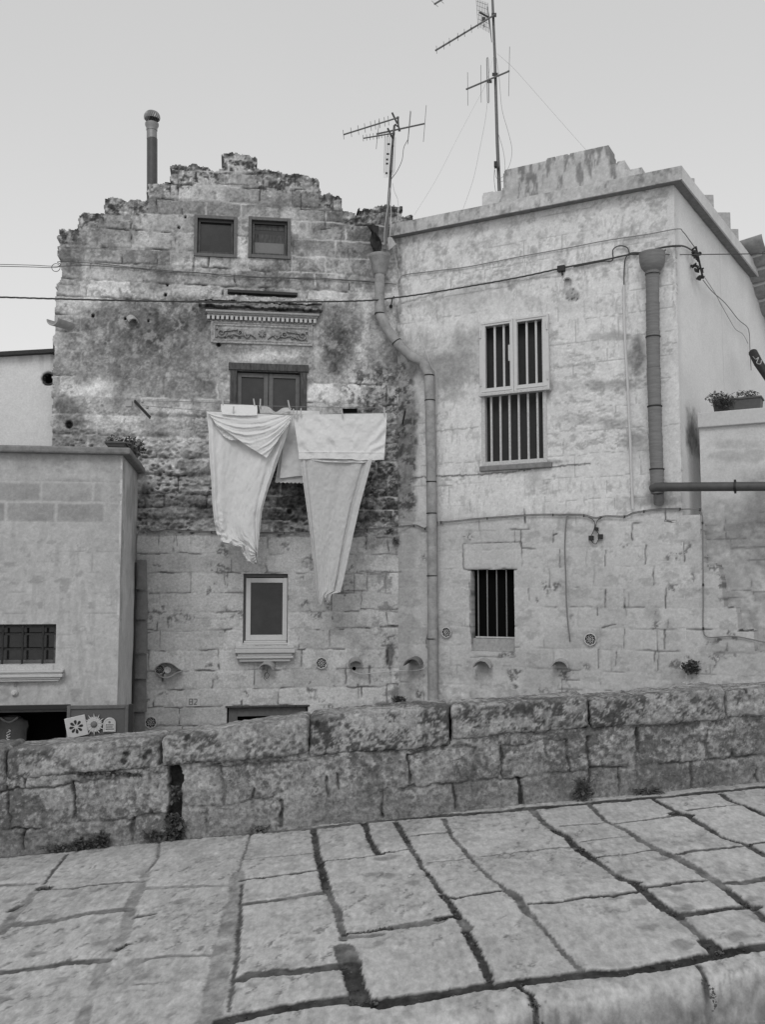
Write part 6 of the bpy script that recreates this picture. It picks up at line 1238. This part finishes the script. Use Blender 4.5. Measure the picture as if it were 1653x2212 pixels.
# ================================================================ ANTENNAS
AF = Plane(.35, 12.2, 0); BF = Plane(1.6, 13.4, 0)
c1 = lambda x, y: (727.3 + .24 * x, .24 * y)
def apt(P, x, y, d=0): return P.at(*c1(x, y), d)
an = thing('tv_antenna', 'shorter antenna mast by the funnel with three arms of thin rods and a mesh panel', 'antenna', AF.at(832, 535, 0), 'television antennas on the roofs')
MB().tube([AF.at(832, 540, -.0), apt(AF, 470, 1800, -.0), apt(AF, 500, 1350), apt(AF, 520, 1130)], [.02, .02, .017, .015], 10).build('mast', M['antenna'], an)
def arm(P, par, a, b, rods, r=.011, dz=0, name='boom'):
    A_, B_ = apt(P, *a, dz), apt(P, *b, dz); bm = MB().tube([A_, B_], r, 7).build(name, M['antenna'], par)
    for t, up, dn, *rest in rods:
        p = A_.lerp(B_, t); k = .24 / 2100 * p.y; tl = rest[0] if rest else 0
        MB().tube([p + Vector((tl * up * k, 0, up * k)), p - Vector((tl * dn * k, 0, dn * k))], .0035, 5).build('rod', M['antenna'], par)
arm(AF, an, (62, 1212), (555, 1058), [(t, 45, 45, -.1) for t in (0, .14, .27, .39, .5, .58, .66, .75, .82)], .010, .3)
arm(AF, an, (240, 1245), (515, 1198), [(t, 32, 28, -.05) for t in (0, .11, .22, .33, .44, .51, .6, .7, .8)], .009, .15)
arm(AF, an, (362, 1206), (795, 1112), [(0.02, 148, 148, .1), (.67, 158, 168, .08), (.68, 150, 160, .1), (1, 178, 178, .08)], .011, -.1)
for a, b in (((500, 1015), (545, 1110)), ((460, 1155), (505, 1245))): MB().bar(apt(AF, *a, .1), apt(AF, *b, .1), .02, .02).build('reflector_arm', M['iron'], an)
MB().tube([apt(AF, 552, 1050), apt(AF, 556, 1130), apt(AF, 568, 1175)], .012, 8).build('riser', M['antenna'], an)
for x, y in ((552, 1058), (530, 1125), (550, 1135), (566, 1175), (515, 1200), (505, 1310), (468, 1298), (462, 1385), (455, 1435), (455, 1472), (450, 1558), (490, 1540)): MB().hexa([apt(AF, x + sx_ * 11, y + sy_ * 9, d) for d in (.03, .09) for sx_, sy_ in ((-1, -1), (1, -1), (1, 1), (-1, 1))]).build('clamp', M['plastic'], an)
m = MB()
for i in range(7): x = 425 + i * 16; m.tube([apt(AF, x + 10, 1200 + abs(i - 3) * 12, .05), apt(AF, x, 1610 - abs(i - 3) * 18, .05)], .002, 4)
for j in range(22): y = 1215 + j * 18; m.tube([apt(AF, 432 - j * .5, y, .05), apt(AF, 532 - j * .7, y, .05)], .0015, 4)
m.build('mesh_panel', M['antenna'], an)
wire('antenna_cable', [apt(AF, 640, 1260), apt(AF, 605, 1330), apt(AF, 590, 1440), apt(AF, 545, 1540), apt(AF, 490, 1620), apt(AF, 480, 1700), apt(AF, 460, 1928), AF.at(832, 470), AF.at(830, 530, .0)], .004, M['cable'], 'dark lead hanging from the right arm of the shorter antenna to its mast')
for i, (pts, lb) in enumerate(((((505, 1650), (520, 1720), (548, 1790), (556, 1860), (553, 1990)), 'pale lead bowing out to the right of the shorter antenna mast'), (((488, 1700), (490, 1850), (490, 1990), (470, 2200)), 'pale lead running close beside the shorter antenna mast'), (((480, 1690), (462, 1850), (445, 1960), (432, 2080), (430, 2200)), 'pale lead running down the left side of the shorter antenna mast'))):
    wire('antenna_cable', [apt(AF, x, y, .05) for x, y in pts], .004, M['cablelight'], lb)
a2 = thing('tv_antenna', 'taller antenna mast behind the white house cornice, reaching past the top of the picture', 'antenna', BF.at(1080, 425), 'television antennas on the roofs')
MB().tube([BF.at(1081, 470), BF.at(1079.5, 413), apt(BF, 1448, 1280), apt(BF, 1425, 480), apt(BF, 1405, 0), apt(BF, 1398, -240)], [.028, .027, .024, .020, .018, .018], 10).build('mast', M['antenna'], a2)
arm(BF, a2, (890, 455), (1430, 130), [(t, 40, 38, -.05) for t in (.02, .14, .235, .375, .485, .6, .71)], .013, .2)
arm(BF, a2, (880, 38), (1440, -300), [(t, 30, 30, -1) for t in (.01, .1, .2)], .013, .2)
arm(BF, a2, (1170, 803), (1555, 640), [(.03, 160, 165, 0), (.34, 175, 190, 0), (1, 240, 245, .03)], .013, .1)
m = MB(); m.tube([apt(BF, x, y, .1) for x, y in ((1352, 530), (1360, 516), (1366, 530), (1374, 915), (1368, 928), (1360, 915), (1352, 530))], .006, 6); m.build('folded_dipole', M['antenna'], a2)
MB().bar(apt(BF, 1287, 110, .1), apt(BF, 1370, 155, .1), .02, .02).build('reflector_arm', M['iron'], a2)
m = MB()
for i in range(8): m.tube([apt(BF, 1258 + i * 15, -10 + i * 5, .1), apt(BF, 1275 + i * 14, 240 + i * 8, .1)], .0028, 4)
for j in range(6): m.tube([apt(BF, 1262 + j * 3, 10 + j * 40, .1), apt(BF, 1360 + j * 3, 45 + j * 42, .1)], .0028, 4)
m.build('mesh_panel', M['antenna'], a2)
MB().tube([apt(BF, 1358, 60, .1), apt(BF, 1375, 170, .1), apt(BF, 1398, 380, .1)], [.005, .012, .005], 6).build('stay', M['antenna'], a2)
for x, y, w_, h_ in ((1418, 135, 22, 20), (1325, 175, 18, 22), (1330, 230, 5, 18), (1428, 670, 26, 16), (1380, 735, 20, 14), (1174, 802, 9, 8), (1551, 640, 8, 9), (1432, 1478, 14, 28), (1445, 1508, 24, 9)): MB().hexa([apt(BF, x + sx_ * w_, y + sy_ * h_, d) for d in (.03, .10) for sx_, sy_ in ((-1, -1), (1, -1), (1, 1), (-1, 1))]).build('clamp', M['plastic'], a2)
for x, y in ((893, 453), (962, 410), (1017, 377), (1092, 328), (1153, 291), (1213, 251)): MB().hexa([apt(BF, x + sx_ * 6, y + sy_ * 5, d) for d in (.17, .23) for sx_, sy_ in ((-1, -1), (1, -1), (1, 1), (-1, 1))]).build('rod_holder', M['plastic'], a2)
for pts, r, mm, lb in ((((1445, 480), (1580, 600), (1700, 730), (2150, 1240), (2385, 1500)), .003, 'cablemid', 'thin guy wire from the tall antenna mast down to the right over the roof parapet'), (((1415, 505), (1340, 760), (1270, 900), (1100, 1220), (900, 1610), (700, 1935)), .0028, 'cablemid', 'thin guy wire slanting down to the left from the tall antenna mast'), (((1358, 925), (1340, 1080), (1290, 1340), (1230, 1620), (1140, 1880)), .0025, 'cablemid', 'thin wire hanging from the folded dipole down to the cornice'), (((1440, 520), (1465, 700), (1490, 980), (1550, 1200), (1580, 1350), (1560, 1480), (1500, 1590), (1460, 1600)), .0035, 'cablemid', 'lead bowing out widely to the right of the tall mast'), (((1450, 1180), (1500, 1350), (1518, 1500), (1500, 1630), (1440, 1600), (1425, 1530)), .0035, 'cablemid', 'lead looping close to the foot of the tall mast'), (((1424, 1510), (1420, 1620), (1435, 1740)), .004, 'cable', 'short black lead dropping from the box on the tall mast')):
    wire('guy_wire' if 'guy' in lb else 'antenna_cable', [apt(BF, x, y, .05) for x, y in pts], r * .8, M['cablelight'] if 'guy' in lb else M[mm], lb)
# chimney
HF = LF.shifted(-1.0)
ch = thing('flue_pipe', 'tall grey metal flue with a turban cowl standing behind the stepped gable', 'flue', HF.at(328, 440))
cc0 = HF.at(328.2, 470); tp = HF.at(327.5, 282)
rr = 11.6 / 2100 * tp.y
MB().tube([cc0, HF.at(328.2, 300)], rr, 24).build('pipe', M['pipegrey'], ch, smooth=True)
MB().tube([HF.at(327.6, 301), tp], rr * .98, 24).build('upper_collar', M['grey'], ch, smooth=True)
MB().lathe(tp, [(rr, -.005), (rr * 1.06, .0), (rr * 1.06, .04), (rr * 1.3, .07), (rr * 1.3, .10), (rr * 1.1, .11)], 24).build('neck', M['grey'], ch, smooth=True)
for k in range(22):
    a = 2 * math.pi * k / 22; m = MB(); vs = []
    for i in range(8):
        t = i / 7; ph = -.35 + 1.75 * t; R_ = rr * 1.42 * math.cos(ph) ** .8 if ph < 1.5 else .01; z = .19 + rr * 1.25 * math.sin(ph)
        for da, dr in ((0, 0), (.16, .010), (.30, -.004)): vs.append(tp + Vector(((R_ + dr) * math.cos(a + da + t * .5), (R_ + dr) * math.sin(a + da + t * .5), z)))
    m.add(vs, [(i * 3 + j, i * 3 + j + 1, i * 3 + j + 4, i * 3 + j + 3) for i in range(7) for j in range(2)]).build('cowl_vane', M['grey'], ch, smooth=True)
MB().lathe(tp + Vector((0, 0, .19 + rr * 1.15)), [(rr * .35, 0), (rr * .2, .02), (.0005, .025)], 12).build('cowl_top', M['grey'], ch)
# ================================================================ PLANTS
def foliage(m, c, rx, ry, rz, n, size, flat=False):
    c = Vector(c)
    for _ in range(n):
        while True:
            p = Vector((random.uniform(-1, 1), random.uniform(-1, 1), random.uniform(-1, 1)))
            if p.length < 1: break
        p = c + Vector((p.x * rx, p.y * ry, p.z * rz)); d = Vector((random.gauss(0, 1), random.gauss(0, 1), random.gauss(.3, 1))).normalized(); s = size * random.uniform(.6, 1.4); x = d.cross(Vector((0, 0, 1)) + Vector((random.random() * .2, 0, 0))).normalized() * s * .4; n_ = x.cross(d).normalized() * s * .12
        m.add([p, p + d * s * .5 + x + n_, p + d * s, p + d * s * .5 - x + n_], [(0, 1, 2, 3)])
def weed(c, rx, ry, rz, n, size, label, cat='weed', mt='leaf', group=None, name='weed', stems=6):
    r = thing(name, label, cat, c, group); m = MB(); foliage(m, c, rx, ry, rz, n, size); m.build('foliage', M[mt], r)
    m = MB(); c = Vector(c)
    for _ in range(stems):
        d = Vector((random.uniform(-rx, rx), random.uniform(-ry, ry) - .01, random.uniform(-rz * .4, rz))); m.tube([c, c + d * .6 + Vector((0, 0, .01)), c + d], .0022, 4)
    m.build('stems', M[mt], r); return r
random.seed(5)
weed(RF.at(1495, 1443, .05), .11, .05, .07, 230, .035, 'small bushy weed growing out of the block wall under the old stair scar', name='wall_plant', cat='plant')
weed(LF.at(864, 1512, .05), .10, .05, .05, 170, .03, 'dark low weed at the foot of the stone house left of the drainpipe', name='wall_plant', cat='plant')
weed(LF.at(857, 1168, .03), .05, .03, .05, 60, .03, 'little tuft on the wall right of the right sheet', name='wall_plant', cat='plant', mt='leafpale')
weed(LF.at(558, 1258 - 120, .04), .04, .03, .03, 10, .02, 'tiny sprig behind the foot of the left sheet', name='wall_plant', cat='plant')
bot = lambda px, py, dz=.0: PW.at(px, py, .03) + Vector((0, 0, dz))
GW = 'weeds along the foot of the parapet'
for px, py, rx, rz, n, lb, mt in ((378, 1790, .07, .10, 260, 'dense dark weed filling the foot of the open slot in the parapet', 'leaf'), (215, 1816, .07, .06, 160, 'round clump at the parapet foot, between the left edge and the slot', 'leaf'), (172, 1824, .07, .035, 100, 'low clump left of the round clump at the parapet foot', 'leaf'), (120, 1832, .12, .018, 80, 'flat creeping weed, leftmost along the parapet foot', 'leaf'), (330, 1806, .07, .03, 90, 'low clump just left of the open slot in the parapet', 'leaf'),
        (560, 1792, .06, .02, 40, 'tiny tuft at the parapet foot right of the open slot', 'leafpale'), (1262, 1712, .07, .12, 110, 'tall spiky tuft against the parapet right of the middle', 'leaf'), (1400, 1712, .12, .02, 70, 'wide low clump right of the tall spiky tuft', 'leaf'), (378, 1716, .03, .05, 60, 'few leaves halfway up the open slot of the parapet', 'leaf')):
    weed(bot(px, py), rx, .035, rz, n, .03, lb, group=GW, mt=mt, stems=60 if 'spiky' in lb else 14)
m = MB(); random.seed(8)
for _ in range(900):
    k = random.choice([q for q in GJ if q[2] < 66]); i = random.randrange(len(k[0]) - 1); t = random.random(); a, b = k[0][i], k[0][i + 1]; x = a[0] + (b[0] - a[0]) * t + random.gauss(0, k[1] * .28); y = a[1] + (b[1] - a[1]) * t + random.gauss(0, k[1] * .28)
    if y > YW or y < 2.8: continue
    foliage(m, (x, y, gz(x, y) - .016), .012, .012, .006, 5, .012)
tag(m.build('moss', M['leaf']), 'dark moss and tiny weeds growing in the paving joints', 'moss', kind='stuff')
m = MB()
for _ in range(260):
    x = -.1 + random.gauss(0, .5) - 1.1; a_ = PW.pt(x, 0); p = PW.at(random.uniform(165, 305), P5y(500) + random.uniform(-4, 4), .0); foliage(m, p, .02, .015, .012, 2, .018)
tag(m.build('moss', M['leaf']), 'thin line of moss in the gap under the second coping block from the left', 'moss', kind='stuff')
def box_planter(name, P, x0, y0, x1, y1, d0, d1, label):
    r = thing(name, label, 'planter', P.at(x0, y1, d1)); a, t = map(float, P.uv(x0, y0, d1)); b, bo = map(float, P.uv(x1, y1, d1)); h = t - bo; ins = .02
    m = MB(); m.hexa([P.pt(*q) for q in ((a + ins, bo, d0 + ins), (b - ins, bo, d0 + ins), (b, t, d0), (a, t, d0), (a + ins, bo, d1 - ins), (b - ins, bo, d1 - ins), (b, t, d1), (a, t, d1))]); m.build('trough', M['planter'], r)
    MB().pbox(P, a - .01, b + .01, t - .02, t + .002, d0 - .01, d1 + .01).build('rim', M['planter'], r, bevel=.004); MB().pbox(P, a + .02, b - .02, t - .01, t + .006, d0 + .02, d1 - .02).build('soil', M['soil'], r)
    return r, a, b, t, bo
r, a, b, t, bo = box_planter('planter', LB, 227, 953, 270, 964.6, -.3, .02, 'grey plastic trough of small plants on the coping of the low building, the front one')
r2, a2_, b2, t2, bo2 = box_planter('planter', LB, 274, 956, 284, 966, -1.25, -.35, 'second trough running back along the side of the low building coping, full of flowers')
random.seed(3)
weed(LB.pt(a + .06, t + .03, -.12), .08, .09, .05, 110, .03, 'low pale plant at the left end of the front trough', mt='leafpale', cat='plant', name='potted_plant')
weed(LB.pt(b - .02, t + .03, -.2), .12, .1, .05, 100, .03, 'dark plant at the right end of the front trough', cat='plant', name='potted_plant')
w_ = weed(LB.pt(b2 + .0, t2 + .02, -.75), .08, .38, .08, 240, .035, 'dark trailing plant with a few pale flowers spilling over the corner of the coping', cat='plant', name='flowering_plant')
for k in range(7):
    p = LB.pt(b2 + random.uniform(-.02, .1), t2 + random.uniform(-.06, .1), -.75 + random.uniform(-.3, .42)); MB().lathe(p, [(.0005, .012), (.016, .016), (.022, .008), (.008, 0)], 8, Vector((.3, -.9, .2))).build('flower', M['leafpale'], w_)
r, a, b, t, bo = box_planter('planter', TW, 1540, 864, 1646, 893, -.26, -.02, 'dark rectangular window box standing on the terrace coping at the right edge')
weed(TW.pt(a + .12, t - .02, .0), .20, .08, .10, 260, .03, 'dry straggly plant at the left end of the window box', mt='leafpale', cat='plant', name='straggly_plant')
weed(TW.pt(a + .05, t + .03, -.05), .14, .06, .05, 80, .03, 'wisps trailing left out of the window box', mt='leaf', cat='plant', name='straggly_plant')
weed(TW.pt(a + .12, t - .06, .03), .12, .02, .08, 160, .028, 'dark foliage hanging down the left half of the window box front', mt='leaf', cat='plant', name='trailing_plant')
weed(TW.pt(a + (b - a) * .72, t + .03, -.1), .14, .08, .06, 150, .028, 'upright dry plant at the middle of the window box', mt='leafpale', cat='plant', name='straggly_plant')
MB_ = thing('flue_pipe', 'short dark flue tied with cord leaning out at the right edge above the window box', 'flue', SF.at(1640, 780, .3))
MB().tube([SF.at(1628, 762, .25), SF.at(1640, 785, .35), SF.at(1668, 825, .5)], .06, 14).build('pipe', M['iron'], MB_, smooth=True)
MB().tube(spline([SF.at(x, y, .42) for x, y in ((1628, 770), (1634, 776), (1640, 772), (1636, 784), (1644, 786), (1646, 778))], 5), .004, 5).build('cord', M['cablelight'], MB_)
